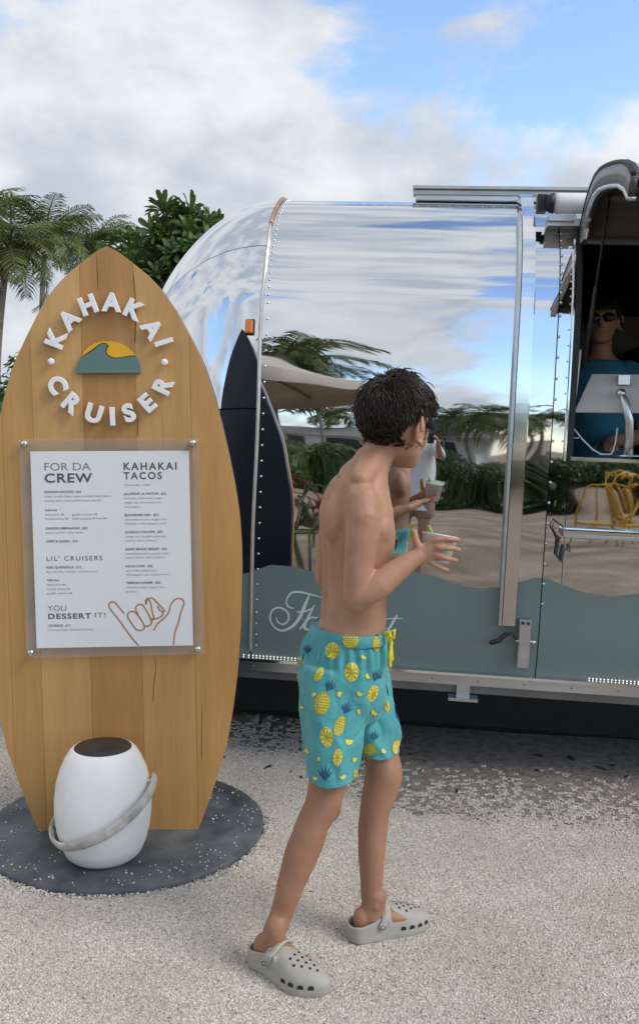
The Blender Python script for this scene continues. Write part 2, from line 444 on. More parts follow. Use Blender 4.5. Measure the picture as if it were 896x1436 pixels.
rail('base_rail_channel', .386, .427, -.06, .006, mat('rail_channel', (.20, .20, .20), rough=.5, metal=.6, var=.2, vs=8))
mb = MB()
for i in range(120):
    s = .02+i*.0365
    c = shell(s, 0)+V((0, -.0455, -.022)); mb.lathe([(.0045, 0), (.003, .0022), (.0001, .0026)], c, n=7, M3=V((0, -1, 0)).to_track_quat('Z', 'Y').to_matrix()) if i % 5 == 0 else None
o = link('rail_screws', mb.mesh('rail_screws'), mat('screw_heads', (.25, .25, .25), rough=.4, metal=1, var=.2), trailer); o['kind'] = 'stuff'
for a, b in ((-.3, .26), (1.37, 2.6)):
    mb = MB(); n = int((b-a)/.0145)
    for i in range(n):
        s = a+(b-a)*i/n; c = shell(s, .0)+V((0, -.010, .012)); mb.sphere(c, .0030, n=6, m=4)
    o = link('light_strip', mb.mesh('light_strip'), M_LED, trailer); o['kind'] = 'stuff'
mb = MB(); mb.box((LEN/2-.1, HW, .405), (LEN/2+.75, HW-.12, .03)); link('belly_pan', mb.mesh('belly_pan'), M_BLACK, trailer)
mb = MB(); mb.box((LEN/2-.1, HW+.03, .212), (LEN/2+.45, .56, .182)); link('underbody_shade_box', bevel(mb.mesh('underbody_shade_box'), .03, 2), M_BLACK, trailer)  # added black box that stands in for the dark under the trailer
for sx in (S_BAND-.16,):
    mb = MB(); mb.box((sx, .02, .40), (.026, .03, .03)); mb.box((sx, .0, .376), (.058, .04, .006)); mb.box((sx, .25, .385), (.03, .2, .02))
    link('stabiliser_bracket', mb.mesh('stabiliser_bracket'), M_ALU, trailer)
def wheel(s, y):
    m3 = V((0, 1, 0)).to_track_quat('Z', 'Y').to_matrix(); mb = MB()
    mb.lathe([(.17, -.09), (.30, -.10), (.335, -.07), (.34, 0), (.335, .07), (.30, .10), (.17, .09)], (s, y, .34), n=40, M3=m3); w = link('wheel', mb.mesh('wheel'), M_BLACK, trailer)
    mb = MB(); mb.lathe([(.03, -.085), (.15, -.075), (.168, -.088), (.168, .088), (.15, .075), (.03, .085)], (s, y, .34), n=30, M3=m3); r_ = link('rim', mb.mesh('rim'), M_ALU, w)
for s in (2.9, 3.65):
    for y in (.18, 2*HW-.3): wheel(s, y)
mb = MB(); mb.box((-.75, HW, .19), (.05, .05, .19)); mb.box((-.75, HW, .012), (.14, .14, .012)); mb.box((-1.35, HW, .42), (.5, .05, .04)); link('hitch_jack', mb.mesh('hitch_jack'), M_ALU, trailer)
# amber marker lamp on the end cap
def cap_hit(px, py):
    best = None
    for o in capmb[:5]:
        t = bvh([o.data]); d = (TMI.to_3x3() @ ray(px, py)).normalized(); h = t.ray_cast(TMI @ CAM, d)
        if h[0] is not None and (best is None or h[3] < best[3]): best = h
    return best
h = cap_hit(351, 459)
if h:
    nn = h[1]; nn = nn if nn.y < 0 else -nn
    m3 = Matrix((nn.cross(V((0, 0, 1))).normalized(), nn, nn.cross(V((0, 0, 1))).normalized().cross(nn))).transposed()
    mb = MB(); mb.box(h[0]+nn*.004, (.018, .006, .032), m3); o = link('marker_lamp', bevel(mb.mesh('marker_lamp'), .003), M_BLACK, trailer)
    mb = MB(); mb.box(h[0]+nn*.016, (.0145, .012, .027), m3); link('amber_lens', bevel(mb.mesh('amber_lens'), .005, 3), M_AMBER, o)
# awning box and rolled awning on the roof edge
def tl_plane(px, py, y):
    return TMI @ plane_hit(px, py, TM @ V((0, y, 0)), TY)
YA = .46
a0 = tl_plane(583, 262, YA); a1 = tl_plane(583, 290, YA)
zc0, zc1 = a1.z, a0.z
mb = MB(); mb.box(((a0.x+a0.x+2.6)/2, YA+.03, (zc0+zc1)/2+.012), (1.3, .035, (zc1-zc0)/2-.012)); ab = link('awning_box', bevel(mb.mesh('awning_box'), .006, 2), M_ALU, trailer)
mb = MB(); mb.box((a0.x+1.29, YA+.01, zc1-.026), (1.3, .026, .008)); mb.box((a0.x+1.29, YA+.005, zc1-.006), (1.302, .034, .006)); link('awning_rail', mb.mesh('awning_rail'), mat('awning_rail_grey', (.46, .46, .44), rough=.45, metal=.5, var=.12, vs=9), ab)
for k in range(5):
    mb = MB(); mb.box((a0.x+.1+k*.6, YA+.09, zc0+.0), (.02, .05, .03)); link('awning_bracket', mb.mesh('awning_bracket'), M_ALU, ab)
r0 = tl_plane(776, 285, .12)
mb = MB(); mb.tube([(r0.x, .12, r0.z), (r0.x+.02, .12, r0.z), (r0.x+1.9, .12, r0.z)], [.036, .039, .039], n=20); rl = link('awning_roll', mb.mesh('awning_roll'), M_GLASSD, trailer)
mb = MB(); mb.tube([(r0.x-.030, .12, r0.z), (r0.x-.002, .12, r0.z)], [.030, .041], n=16); mb.box((r0.x-.045, .14, r0.z), (.018, .03, .032)); link('roll_end_cap', mb.mesh('roll_end_cap'), M_BLACK, rl)
mb = MB(); mb.box((r0.x+.03, .13, r0.z-.062), (.05, .05, .012)); mb.box((r0.x+.94, .15, r0.z-.075), (.96, .05, .014)); link('roll_cradle', mb.mesh('roll_cradle'), M_ALU, rl)
# lock block and hook below the arm
q0 = wall_px(733, 900); s_, z_ = q0[0], q0[1]
mb = MB(); mb.box((s_, -.022, z_), (.023, .02, .098)); lb = link('arm_foot_bracket', bevel(mb.mesh('arm_foot_bracket'), .003), M_ALU, trailer)
mb = MB()
for dx_ in (-.010, .010): mb.lathe([(.006, 0), (.006, .004), (.0001, .005)], (s_+dx_, -.043, z_+.085), n=8, M3=V((0, -1, 0)).to_track_quat('Z', 'Y').to_matrix())
link('bolt', mb.mesh('bolt'), M_BLACK, lb)
mb = MB(); mb.tube([(s_-.034, -.03, z_+.01), (s_+.034, -.03, z_+.01)], .007, n=8); mb.sphere((s_+.036, -.03, z_+.008), .011, n=8, m=6); link('pin', mb.mesh('pin'), M_RIVET, lb)
mb = MB(); mb.tube([(s_-.03, -.03, z_+.012), (s_-.045, -.034, z_+.04), (s_-.075, -.036, z_+.033), (s_-.10, -.04, z_+.008), (s_-.128, -.045, z_+.0)], [.004, .006, .009, .010, .010], n=8, round_ends=True); link('release_hook', mb.mesh('release_hook'), M_BLACK, lb)

# ------------------------------------------------------------ serving window
def zof(p): return prof(p)[1]
ZS, ZT = zof(P_SILL), zof(P_WTOP)
YT = prof(P_WTOP)[0]
m_frame = mat('window_frame', (.30, .30, .31), rough=.3, metal=.9, var=.15, vs=10)
follow('window_jamb', S_W0-.002, P_SILL-.004, P_WTOP, .028, .016, M_BLACK, off=.002, n=30)
follow('window_jamb', S_W0-.019, P_SILL-.004, P_WTOP, .008, .02, M_BRIGHT, off=.002, n=30)
mb = MB(); mb.box(((S_W0+S_W1)/2, .02, ZS-.004), ((S_W1-S_W0)/2, .05, .007)); link('window_sill', mb.mesh('window_sill'), M_BRIGHT, trailer)
mb = MB(); mb.box(((S_W0+S_W1)/2, YT-.01, ZT+.004), ((S_W1-S_W0)/2, .016, .012)); link('hinge_rail', mb.mesh('hinge_rail'), M_ALU, trailer)
mb = MB(); mb.box(((S_W0+S_W1)/2, .39, ZS-.05), ((S_W1-S_W0)/2+.2, .30, .018)); link('inner_counter', mb.mesh('inner_counter'), M_DARK, trailer)
mb = MB(); mb.box(((S_W0+S_W1)/2, HW*2-.10, 1.5), (1.6, .02, .95)); link('inner_back_wall', mb.mesh('inner_back_wall'), M_GREYIN, trailer)
mb = MB(); mb.box(((S_W0+S_W1)/2, HW, .50), (1.7, HW-.1, .02)); link('floor_board', mb.mesh('floor_board'), M_DARK, trailer)
mb = MB(); mb.box((S_W0+1.35, HW*2-.5, 1.25), (.75, .35, .70)); link('inner_cabinet', bevel(mb.mesh('inner_cabinet'), .01), M_BLACK, trailer)
# the raised hatch: a curved lid swung up about its top edge
def hp(t, d=0.0):
    o = [0, .05, .11, .18, .27, .38, .51, .63, .75, .86, .94]; u = [0, .052, .092, .12, .138, .134, .112, .087, .058, .018, -.03]
    x = t*(len(o)-1); i = min(int(x), len(o)-2); f_ = x-i
    O = o[i]+(o[i+1]-o[i])*f_; U = u[i]+(u[i+1]-u[i])*f_
    to, tu = o[i+1]-o[i], u[i+1]-u[i]; L = math.hypot(to, tu); no, nu = tu/L, -to/L     # towards the underside
    return V((0, YT-.03-(O+no*d), ZT+.03+U+nu*d))
def hatch_sheet(name, d, s0, s1, m, t0=0, t1=1, thick=.004):
    mb = MB(); n = 40; vs = []
    for i in range(n+1):
        t = t0+(t1-t0)*i/n
        for ss, dd in ((s0, d), (s1, d), (s1, d+thick), (s0, d+thick)): vs.append(hp(t, dd)+V((ss, 0, 0)))
    mb.add(vs, [(i*4+k, i*4+(k+1) % 4, (i+1)*4+(k+1) % 4, (i+1)*4+k) for i in range(n) for k in range(4)]+[(0, 1, 2, 3), (n*4, n*4+3, n*4+2, n*4+1)], True)
    return link(name, mb.mesh(name), m, hatch)
hatch = link('serving_hatch', MB().mesh('x'), None, trailer) if False else None
mb = MB(); n = 40; vs = []
for i in range(n+1):
    for ss, dd in ((S_W0, -.004), (S_W1, -.004), (S_W1, 0), (S_W0, 0)): vs.append(hp(i/n, dd)+V((ss, 0, 0)))
mb.add(vs, [(i*4+k, i*4+(k+1) % 4, (i+1)*4+(k+1) % 4, (i+1)*4+k) for i in range(n) for k in range(4)]+[(0, 1, 2, 3), (n*4, n*4+3, n*4+2, n*4+1)], True)
hatch = link('serving_hatch', mb.mesh('serving_hatch'), M_ALU, trailer)
hatch['label'] = 'raised curved hatch lid over the serving window'
m_hfr = mat('hatch_frame_grey', (.13, .13, .135), rough=.35, metal=.5, var=.12, vs=6)
m_hin = mat('hatch_lining', (.10, .095, .09), rough=.42, metal=.3, var=.15, vs=4)
hatch_sheet('hatch_frame', -.012, S_W0-.004, S_W0+.016, m_hfr, thick=.066)
hatch_sheet('hatch_seal', .055, S_W0-.006, S_W0+.020, M_ALU, thick=.012)
hatch_sheet('hatch_edge', -.016, S_W0-.006, S_W0+.020, M_BLACK, thick=.010)
hatch_sheet('hatch_frame', .001, S_W1-.016, S_W1-.001, M_ALU, thick=.072)
hatch_sheet('hatch_lining', .030, S_W0+.018, S_W1-.018, m_hin)
mb = MB(); a = hp(.96, .045); mb.box((S_W0+.9, a.y, a.z), (.85, .012, .022)); link('hatch_bar', mb.mesh('hatch_bar'), M_ALU, hatch)
mb = MB(); a = hp(.34, .05); mb.box((S_W0+.9, a.y, a.z), (.85, .008, .008)); link('hatch_rod', mb.mesh('hatch_rod'), M_ALU, hatch)
mb = MB()
for s in (S_W0+.05, S_W1-.05):
    mb = MB(); a = hp(.36, .05)+V((s+.01, 0, 0)); b = V((s-.015, .04, ZT-.50)); mb.tube([a, a.lerp(b, .5), a.lerp(b, .501), b], [.0045, .0045, .008, .008], n=10); mb.sphere(a, .010, n=8, m=6); link('gas_strut', mb.mesh('gas_strut'), M_BLACK, hatch)
# folding shelf under the window and its wire stay
za = wall_px(840, 748)[1]; sa = wall_px(786, 748)[0]
mb = MB(); mb.box((sa+.9, -.035, za), (.9, .033, .016)); sh = link('folding_shelf', bevel(mb.mesh('folding_shelf'), .004), M_BRIGHT, trailer)
mb = MB(); mb.box((sa+.9, -.066, za-.008), (.9, .006, .006)); link('shelf_lip', mb.mesh('shelf_lip'), M_ALU, sh)
mb = MB(); mb.tube([(sa+.005, -.02, za+.02), (sa-.03, -.03, za+.045), (sa-.04, -.035, za+.02), (sa-.012, -.04, za-.03), (sa-.015, -.03, za-.09), (sa+.003, -.03, za-.12), (sa+.012, -.03, za-.07), (sa+.035, -.03, za-.075), (sa+.03, -.03, za-.05)], .0035, n=6)
mb.tube([(sa-.006, -.02, za-.02), (sa-.018, -.02, za-.09), (sa, -.022, za-.11), (sa+.01, -.02, za-.05)], .0035, n=6)
link('wire_stay', mb.mesh('wire_stay'), mat('dull_wire', (.10, .09, .08), rough=.5, metal=.6, var=.2), sh)
# script lettering on the wave
def ribbon(pts, w, off=.0032):
    """pts: photo pixels on the wall; w: stroke width in metres (number or list)"""
    P = [wall_px(x, y) for x, y in pts]
    # smooth by Catmull-Rom
    Q = []; W = []
    ws = [w]*len(P) if isinstance(w, (int, float)) else w
    for i in range(len(P)-1):
        p0, p1, p2, p3 = P[max(i-1, 0)], P[i], P[i+1], P[min(i+2, len(P)-1)]
        for k in range(7):
            t = k/7
            Q.append(tuple(.5*((2*p1[c])+(-p0[c]+p2[c])*t+(2*p0[c]-5*p1[c]+4*p2[c]-p3[c])*t*t+(-p0[c]+3*p1[c]-3*p2[c]+p3[c])*t**3) for c in (0, 1))); W.append(ws[i]+(ws[i+1]-ws[i])*t)
    Q.append(P[-1][:2]); W.append(ws[-1])
    vs = []
    for i, q in enumerate(Q):
        a, b = Q[max(i-1, 0)], Q[min(i+1, len(Q)-1)]; tx, tz = b[0]-a[0], b[1]-a[1]; L = math.hypot(tx, tz) or 1
        for sg in (-1, 1):
            s = q[0]-tz/L*W[i]*.8*sg; z = q[1]+tx/L*W[i]*.8*sg; vs.append(shell(s, p_of_z(z), off))
    return vs, [(2*i, 2*i+1, 2*i+3, 2*i+2) for i in range(len(Q)-1)]
def stroke(name, lists):
    mb = MB()
    for pts, w in lists:
        vs, fs = ribbon(pts, w, off=.0032+.0002*len(mb.f) % .0006); mb.add(vs, fs)
    return link(name, mb.mesh(name, fix=False), M_SCRIPT, trailer)
stroke('script_letter', [([(452, 838), (438, 834), (420, 830), (408, 832), (402, 842), (404, 850), (412, 853)], [.002, .004, .006, .005, .004, .005, .003]),
    ([(434, 834), (428, 848), (420, 866), (410, 878), (396, 884), (384, 878), (379, 866), (383, 855), (393, 852), (403, 858), (405, 868), (398, 875), (390, 872), (388, 866)], [.004, .008, .009, .008, .006, .005, .005, .005, .005, .005, .005, .005, .004, .003]),
    ([(416, 858), (428, 857), (437, 853)], [.003, .005, .003]), ([(441, 848), (434, 862), (426, 876), (420, 882)], [.003, .006, .007, .003])])
stroke('script_letter', [([(443, 866), (436, 866), (429, 873), (428, 881), (434, 882), (441, 875), (445, 866)], [.004, .005, .006, .007, .005, .005, .004]), ([(445, 865), (441, 875), (441, 882), (447, 881), (452, 876)], [.005, .006, .006, .004, .003])])
stroke('script_letter', [([(460, 866), (455, 882), (460, 882), (466, 876)], [.004, .006, .004, .003])])
stroke('script_letter', [([(470, 882), (475, 866), (481, 868)], [.006, .005, .003])])
stroke('script_letter', [([(485, 882), (490, 866), (488, 874), (497, 866), (494, 882)], [.005, .004, .004, .005, .006]), ([(494, 882), (497, 873), (506, 866), (504, 882), (510, 878)], [.005, .004, .005, .006, .003])])
stroke('script_letter', [([(522, 866), (514, 872), (515, 882), (522, 880), (526, 871), (522, 866)], [.005, .006, .006, .005, .005, .005])])
stroke('script_letter', [([(529, 882), (533, 868), (540, 867), (537, 882)], [.006, .004, .005, .006])])
stroke('script_letter', [([(557, 862), (551, 872), (544, 884), (540, 890)], [.004, .006, .007, .004]), ([(538, 868), (550, 867), (565, 867)], [.002, .003, .002])])

# ------------------------------------------------------------ ground
def ground_mat():
    m = bpy.data.materials.new('coral_sand'); m.use_nodes = True; nt = m.node_tree; n, l = nt.nodes, nt.links; b = n['Principled BSDF']
    b.inputs['Roughness'].default_value = .95; b.inputs['Specular IOR Level'].default_value = .15
    t = n.new('ShaderNodeTexCoord')
    a = n.new('ShaderNodeTexNoise'); l.new(t.outputs['Object'], a.inputs['Vector']); a.inputs['Scale'].default_value = 130; a.inputs['Detail'].default_value = 3
    r = n.new('ShaderNodeValToRGB'); l.new(a.outputs[0], r.inputs[0]); e = r.color_ramp.elements
    e[0].position = .3; e[0].color = (.22, .172, .128, 1); e[1].position = .62; e[1].color = (.385, .31, .235, 1)
    c = n.new('ShaderNodeTexNoise'); l.new(t.outputs['Object'], c.inputs['Vector']); c.inputs['Scale'].default_value = 1.5; c.inputs['Detail'].default_value = 4
    r2 = n.new('ShaderNodeValToRGB'); l.new(c.outputs[0], r2.inputs[0]); e = r2.color_ramp.elements
    e[0].position = .38; e[0].color = (.62, .58, .54, 1); e[1].position = .65; e[1].color = (1, 1, 1, 1)
    mx = n.new('ShaderNodeMix'); mx.data_type = 'RGBA'; mx.blend_type = 'MULTIPLY'; mx.inputs[0].default_value = 1; l.new(r.outputs[0], mx.inputs[6]); l.new(r2.outputs[0], mx.inputs[7])
    l.new(mx.outputs[2], b.inputs['Base Color'])
    bp = n.new('ShaderNodeBump'); bp.inputs['Strength'].default_value = .6; bp.inputs['Distance'].default_value = .012; l.new(a.outputs[0], bp.inputs['Height'])
    d = n.new('ShaderNodeTexNoise'); l.new(t.outputs['Object'], d.inputs['Vector']); d.inputs['Scale'].default_value = 5; d.inputs['Detail'].default_value = 4
    bp2 = n.new('ShaderNodeBump'); bp2.inputs['Strength'].default_value = .5; bp2.inputs['Distance'].default_value = .08; l.new(d.outputs[0], bp2.inputs['Height']); l.new(bp.outputs[0], bp2.inputs['Normal']); l.new(bp2.outputs[0], b.inputs['Normal'])
    return m
mb = MB(); N = 60
def gz(x, y):
    d = math.hypot(x, y+2); f_ = min(1, max(0, (d-8)/12))
    return f_*.25*noise.noise(V((x*.12, y*.12, 0)))
xs = sorted(set([-600, -300, -150, -80]+[-50+i*2 for i in range(51)]+[80, 150, 300, 600]))
vs = [(x, y, gz(x, y)) for x in xs for y in xs]; n = len(xs)
mb.add(vs, [(i*n+j, (i+1)*n+j, (i+1)*n+j+1, i*n+j+1) for i in range(n-1) for j in range(n-1)])
ground = link('ground', mb.mesh('ground'), ground_mat()); ground['kind'] = 'structure'
# soil under and beside the trailer, darkened with its painted shade; ragged edge
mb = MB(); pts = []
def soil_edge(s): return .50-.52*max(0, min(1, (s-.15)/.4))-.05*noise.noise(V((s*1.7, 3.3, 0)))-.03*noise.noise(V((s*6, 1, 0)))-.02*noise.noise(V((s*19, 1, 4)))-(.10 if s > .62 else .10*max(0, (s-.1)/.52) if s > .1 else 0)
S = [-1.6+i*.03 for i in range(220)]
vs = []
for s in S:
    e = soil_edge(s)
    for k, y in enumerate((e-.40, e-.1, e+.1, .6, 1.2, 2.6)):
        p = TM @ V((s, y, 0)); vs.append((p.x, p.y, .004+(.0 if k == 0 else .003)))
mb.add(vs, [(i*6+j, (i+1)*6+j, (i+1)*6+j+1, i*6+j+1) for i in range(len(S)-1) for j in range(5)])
soil = link('shade_painted_soil', mb.mesh('shade_painted_soil'), mat('shade_painted_soil', (.19, .168, .145), rough=.95, col2=(.37, .33, .285), vs=26, bump=.8, bs=90, spec=.1)); soil['kind'] = 'structure'

# gravel: loose coral chips, a real stone for every point
def gravel_mat():
    m = bpy.data.materials.new('coral_chips'); m.use_nodes = True; nt = m.node_tree; n, l = nt.nodes, nt.links; b = n['Principled BSDF']
    b.inputs['Roughness'].default_value = .9; b.inputs['Specular IOR Level'].default_value = .2
    oi = n.new('ShaderNodeObjectInfo'); r = n.new('ShaderNodeValToRGB'); l.new(oi.outputs['Random'], r.inputs[0])
    cr = r.color_ramp; cr.elements[0].position = 0; cr.elements[0].color = (.24, .20, .17, 1); cr.elements[1].position = 1; cr.elements[1].color = (.88, .83, .76, 1)
    for p, c in ((.07, (.44, .39, .335)), (.35, (.60, .545, .478)), (.62, (.695, .64, .568)), (.85, (.78, .722, .65))):
        e = cr.elements.new(p); e.color = (*c, 1)
    t = n.new('ShaderNodeTexCoord'); no = n.new('ShaderNodeTexNoise'); no.inputs['Scale'].default_value = 2.5; l.new(t.outputs['Object'], no.inputs['Vector'])
    mx = n.new('ShaderNodeMix'); mx.data_type = 'RGBA'; mx.blend_type = 'MULTIPLY'; mx.inputs[0].default_value = .22; l.new(r.outputs[0], mx.inputs[6]); l.new(no.outputs[0], mx.inputs[7])
    lo = n.new('ShaderNodeTexNoise'); lo.inputs['Scale'].default_value = 3.2; lo.inputs['Detail'].default_value = 4; l.new(oi.outputs['Location'], lo.inputs['Vector'])
    lr = n.new('ShaderNodeValToRGB'); l.new(lo.outputs[0], lr.inputs[0]); lr.color_ramp.elements[0].position = .36; lr.color_ramp.elements[0].color = (.88, .86, .84, 1); lr.color_ramp.elements[1].position = .60; lr.color_ramp.elements[1].color = (1.0, 1.0, 1.0, 1)
    m3_ = n.new('ShaderNodeMix'); m3_.data_type = 'RGBA'; m3_.blend_type = 'MULTIPLY'; m3_.inputs[0].default_value = 1; l.new(mx.outputs[2], m3_.inputs[6]); l.new(lr.outputs[0], m3_.inputs[7]); l.new(m3_.outputs[2], b.inputs['Base Color'])
    return m
M_GRAVEL = gravel_mat()
def scatter(name, mb, density, smin, smax, seed, label, m=M_GRAVEL, lift=.0):
    o = link(name, mb.mesh(name), None); tag(o, label, 'gravel', kind='stuff')
    ng = bpy.data.node_groups.new(name, 'GeometryNodeTree'); N, L = ng.nodes, ng.links
    ng.interface.new_socket('Geometry', in_out='INPUT', socket_type='NodeSocketGeometry'); ng.interface.new_socket('Geometry', in_out='OUTPUT', socket_type='NodeSocketGeometry')
    gi = N.new('NodeGroupInput'); go = N.new('NodeGroupOutput')
    ds = N.new('GeometryNodeDistributePointsOnFaces'); ds.inputs['Density'].default_value = density; ds.inputs['Seed'].default_value = seed; L.new(gi.outputs[0], ds.inputs['Mesh'])
    ico = N.new('GeometryNodeMeshIcoSphere'); ico.inputs['Radius'].default_value = .5; ico.inputs['Subdivisions'].default_value = 2
    # dent the stone so it is no ball
    nz = N.new('ShaderNodeTexNoise'); nz.inputs['Scale'].default_value = 2.2
    vm = N.new('ShaderNodeVectorMath'); vm.operation = 'SUBTRACT'; vm.inputs[1].default_value = (.5, .5, .5); L.new(nz.outputs['Color'], vm.inputs[0])
    vm2 = N.new('ShaderNodeVectorMath'); vm2.operation = 'SCALE'; vm2.inputs['Scale'].default_value = .75; L.new(vm.outputs[0], vm2.inputs[0])
    sp = N.new('GeometryNodeSetPosition'); L.new(ico.outputs[0], sp.inputs[0]); L.new(vm2.outputs[0], sp.inputs['Offset'])
    sm = N.new('GeometryNodeSetMaterial'); sm.inputs['Material'].default_value = m; L.new(sp.outputs[0], sm.inputs[0])
    ip = N.new('GeometryNodeInstanceOnPoints'); L.new(ds.outputs['Points'], ip.inputs['Points']); L.new(sm.outputs[0], ip.inputs['Instance'])
    rv = N.new('FunctionNodeRandomValue'); rv.data_type = 'FLOAT_VECTOR'; rv.inputs[0].default_value = (smin, smin, smin*.7); rv.inputs[1].default_value = (smax, smax*.85, smax*.6); L.new(rv.outputs[0], ip.inputs['Scale'])
    rr = N.new('FunctionNodeRandomValue'); rr.data_type = 'FLOAT_VECTOR'; rr.inputs[0].default_value = (-.6, -.6, 0); rr.inputs[1].default_value = (.6, .6, 6.28); L.new(rr.outputs[0], ip.inputs['Rotation'])
    L.new(ip.outputs[0], go.inputs[0])
    md = o.modifiers.new('scatter', 'NODES'); md.node_group = ng
    return o
BASE_C = V((-.668, 3.17, 0)); BASE_R = .485
def in_base(x, y, pad=0.0): return math.hypot(x-BASE_C.x, y-BASE_C.y) < BASE_R+pad
def gravel_cells(step, x0, x1, y0, y1, ok):
    mb = MB(); nx, ny = int((x1-x0)/step), int((y1-y0)/step)
    for i in range(nx):
        for j in range(ny):
            x, y = x0+i*step, y0+j*step
            if ok(x+step/2, y+step/2): mb.add([(x, y, .002), (x+step, y, .002), (x+step, y+step, .002), (x, y+step, .002)], [(0, 1, 2, 3)])
    return mb
_gr = random.Random(77)
def ok_main(x, y):
    q = TMI @ V((x, y, 0))
    fade = (q.y-soil_edge(q.x)+.22)/.45
    return not in_base(x, y, .0) and fade < -.15+1.25*_gr.random()**1.3+.45*noise.noise(V((x*7, y*7, 2))) and abs(x) < y*.42+.35
def ok_bed(x, y):
    q = TMI @ V((x, y, 0)); return not in_base(x, y, .0) and q.y < soil_edge(q.x)-.30+.10*noise.noise(V((x*9, y*9, 2)))+.10*_gr.random() and abs(x) < y*.42+.35
_gm = gravel_cells(.02, -2.2, 2.2, 1.5, 4.6, ok_main); _gm.v = [(x, y, .0085) for x, y, z in _gm.v]
_bed = gravel_cells(.01, -2.2, 2.2, 1.5, 4.6, ok_bed); _bed.v = [(x, y, .0085) for x, y, z in _bed.v]
_o = link('gravel_bed', _bed.mesh('gravel_bed'), mat('fine_coral_grit', (.37, .33, .285), rough=.95, col2=(.58, .53, .47), vs=190, bump=.5, bs=150, spec=.1)); _o['kind'] = 'structure'
scatter('gravel', _gm, 44000, .0030, .0088, 3, 'pale coral gravel chips covering the ground')
def ok_sparse(x, y):
    q = TMI @ V((x, y, 0)); return soil_edge(q.x)+.01 <= q.y < soil_edge(q.x)+.55 and not in_base(x, y) and abs(x) < 2
scatter('scattered_gravel', gravel_cells(.03, -2, 2, 3.0, 4.4, ok_sparse), 9000, .003, .0075, 5, 'thin scatter of coral chips on the shade-darkened soil under the trailer')
# larger dark bits lying on the soil
m_bit = mat('dark_bark', (.035, .03, .025), rough=.9, var=.5, vs=40)
bits = [(375, 1079, .03), (312, 1064, .022), (408, 1085, .014), (422, 1093, .018), (575, 1060, .012), (640, 1112, .018), (612, 1128, .012), (595, 1070, .014), (752, 1083, .014), (842, 1080, .03), (858, 1076, .02), (755, 1062, .03), (800, 1066, .03), (824, 1098, .014), (878, 1092, .018), (437, 1255, .008), (440, 1063, .012), (300, 1055, .016), (10, 1108, .014)]
for i, (px, py, s) in enumerate(bits):
    p = gnd(px, py); mb = MB(); a = rnd.uniform(0, 3.1)
    ax, bx_ = V((math.cos(a), math.sin(a), .1)), V((-math.sin(a), math.cos(a), 0))
    rings = []
    for k in range(6):
        t = k/5*2-1; w = math.sqrt(max(.02, 1-t*t))*s*.45*rnd.uniform(.7, 1.2); rings.append((p+ax*t*s+V((0, 0, .007+.004*rnd.random())), bx_*w, V((0, 0, 1))*w*.45))
    mb.loft(rings, n=7, smooth=False)
    link('bark_chip', mb.mesh('bark_chip'), m_bit); tag(bpy.data.objects[-1] if False else COL.objects[-1], 'small dark scrap of bark lying on the ground by the trailer', 'bark chip', 'dark scraps on the ground')

# ------------------------------------------------------------ surfboard sign
BYAW, BTILT = R(-3.0), -.019
bx0 = V((math.cos(BYAW), -math.sin(BYAW), 0))
BX = bx0*math.cos(BTILT)-_z*math.sin(BTILT); BT = bx0*math.sin(BTILT)+_z*math.cos(BTILT); BYv = BT.cross(BX)
BO = gnd(168, 1170, .012)
BM = Matrix(((BX.x, BYv.x, BT.x, BO.x), (BX.y, BYv.y, BT.y, BO.y), (BX.z, BYv.z, BT.z, BO.z), (0, 0, 0, 1)))
BMI = BM.inverted()
def bpx(px, py, y=0.0):
    q = BMI @ plane_hit(px, py, BM @ V((0, y, 0)), BYv); return q.x, q.z
sign = empty('surfboard_sign', BM, 'wooden surfboard shaped menu sign standing on a round dark base', 'sign')
right_px = [(150, 345), (158, 349), (167, 354), (187, 369), (208, 386), (228, 407), (248, 437), (268, 474), (285, 508), (300, 551), (312, 597), (322, 640), (330, 680), (336, 720), (339, 760), (340, 800), (339, 840), (338, 881), (334, 940), (328, 989), (319, 1043), (308, 1079), (295, 1119), (276, 1169)]
rp = [bpx(x, y) for x, y in right_px]
tipx = rp[0][0]; ztop = rp[0][1]
def half_w(z):
    axis = tipx*(max(z, 0)/ztop)
    pr = rp[::-1]
    for (xa, za), (xb, zb) in zip(pr, pr[1:]):
        if za <= z <= zb: return xa+(xb-xa)*(z-za)/(zb-za+1e-9)-axis
    return pr[0][0]-axis if z < pr[0][1] else 0
def axis(z): return tipx*(z/ztop)
def outline(inset=0.0, n=70):
    zs = [ztop*(1-(1-i/n)**1.6)-0*inset for i in range(n+1)]
    zs[0] = 0.0
    Rr = [(axis(z)+max(half_w(z)-inset, .0), max(z, .0)) for z in zs]; Rr = [(x, min(z, ztop-inset)) for x, z in Rr]
    Ll = [(2*axis(z)-x, z) for x, z in Rr]
    return Rr, Ll, zs
def clip(poly, x, keep_right):
    out = []
    for (xa, za), (xb, zb) in zip(poly, poly[1:]+poly[:1]):
        ia = xa >= x if keep_right else xa <= x; ib = xb >= x if keep_right else xb <= x
        if ia: out.append((xa, za))
        if ia != ib:
            t = (x-xa)/(xb-xa); out.append((x, za+(zb-za)*t))
    return out
Rr, Ll, zs = outline()
full = Rr+Ll[-2::-1]
def dedupe(poly):
    o = []
    for p in poly:
        if not o or math.hypot(p[0]-o[-1][0], p[1]-o[-1][1]) > 1e-4: o.append(p)
    if math.hypot(o[0][0]-o[-1][0], o[0][1]-o[-1][1]) < 1e-4: o.pop()
    return o
full = dedupe(full)
seam_x = [bpx(18, 980)[0], bpx(60, 980)[0], bpx(129, 980)[0], bpx(201, 980)[0], bpx(275, 980)[0]]
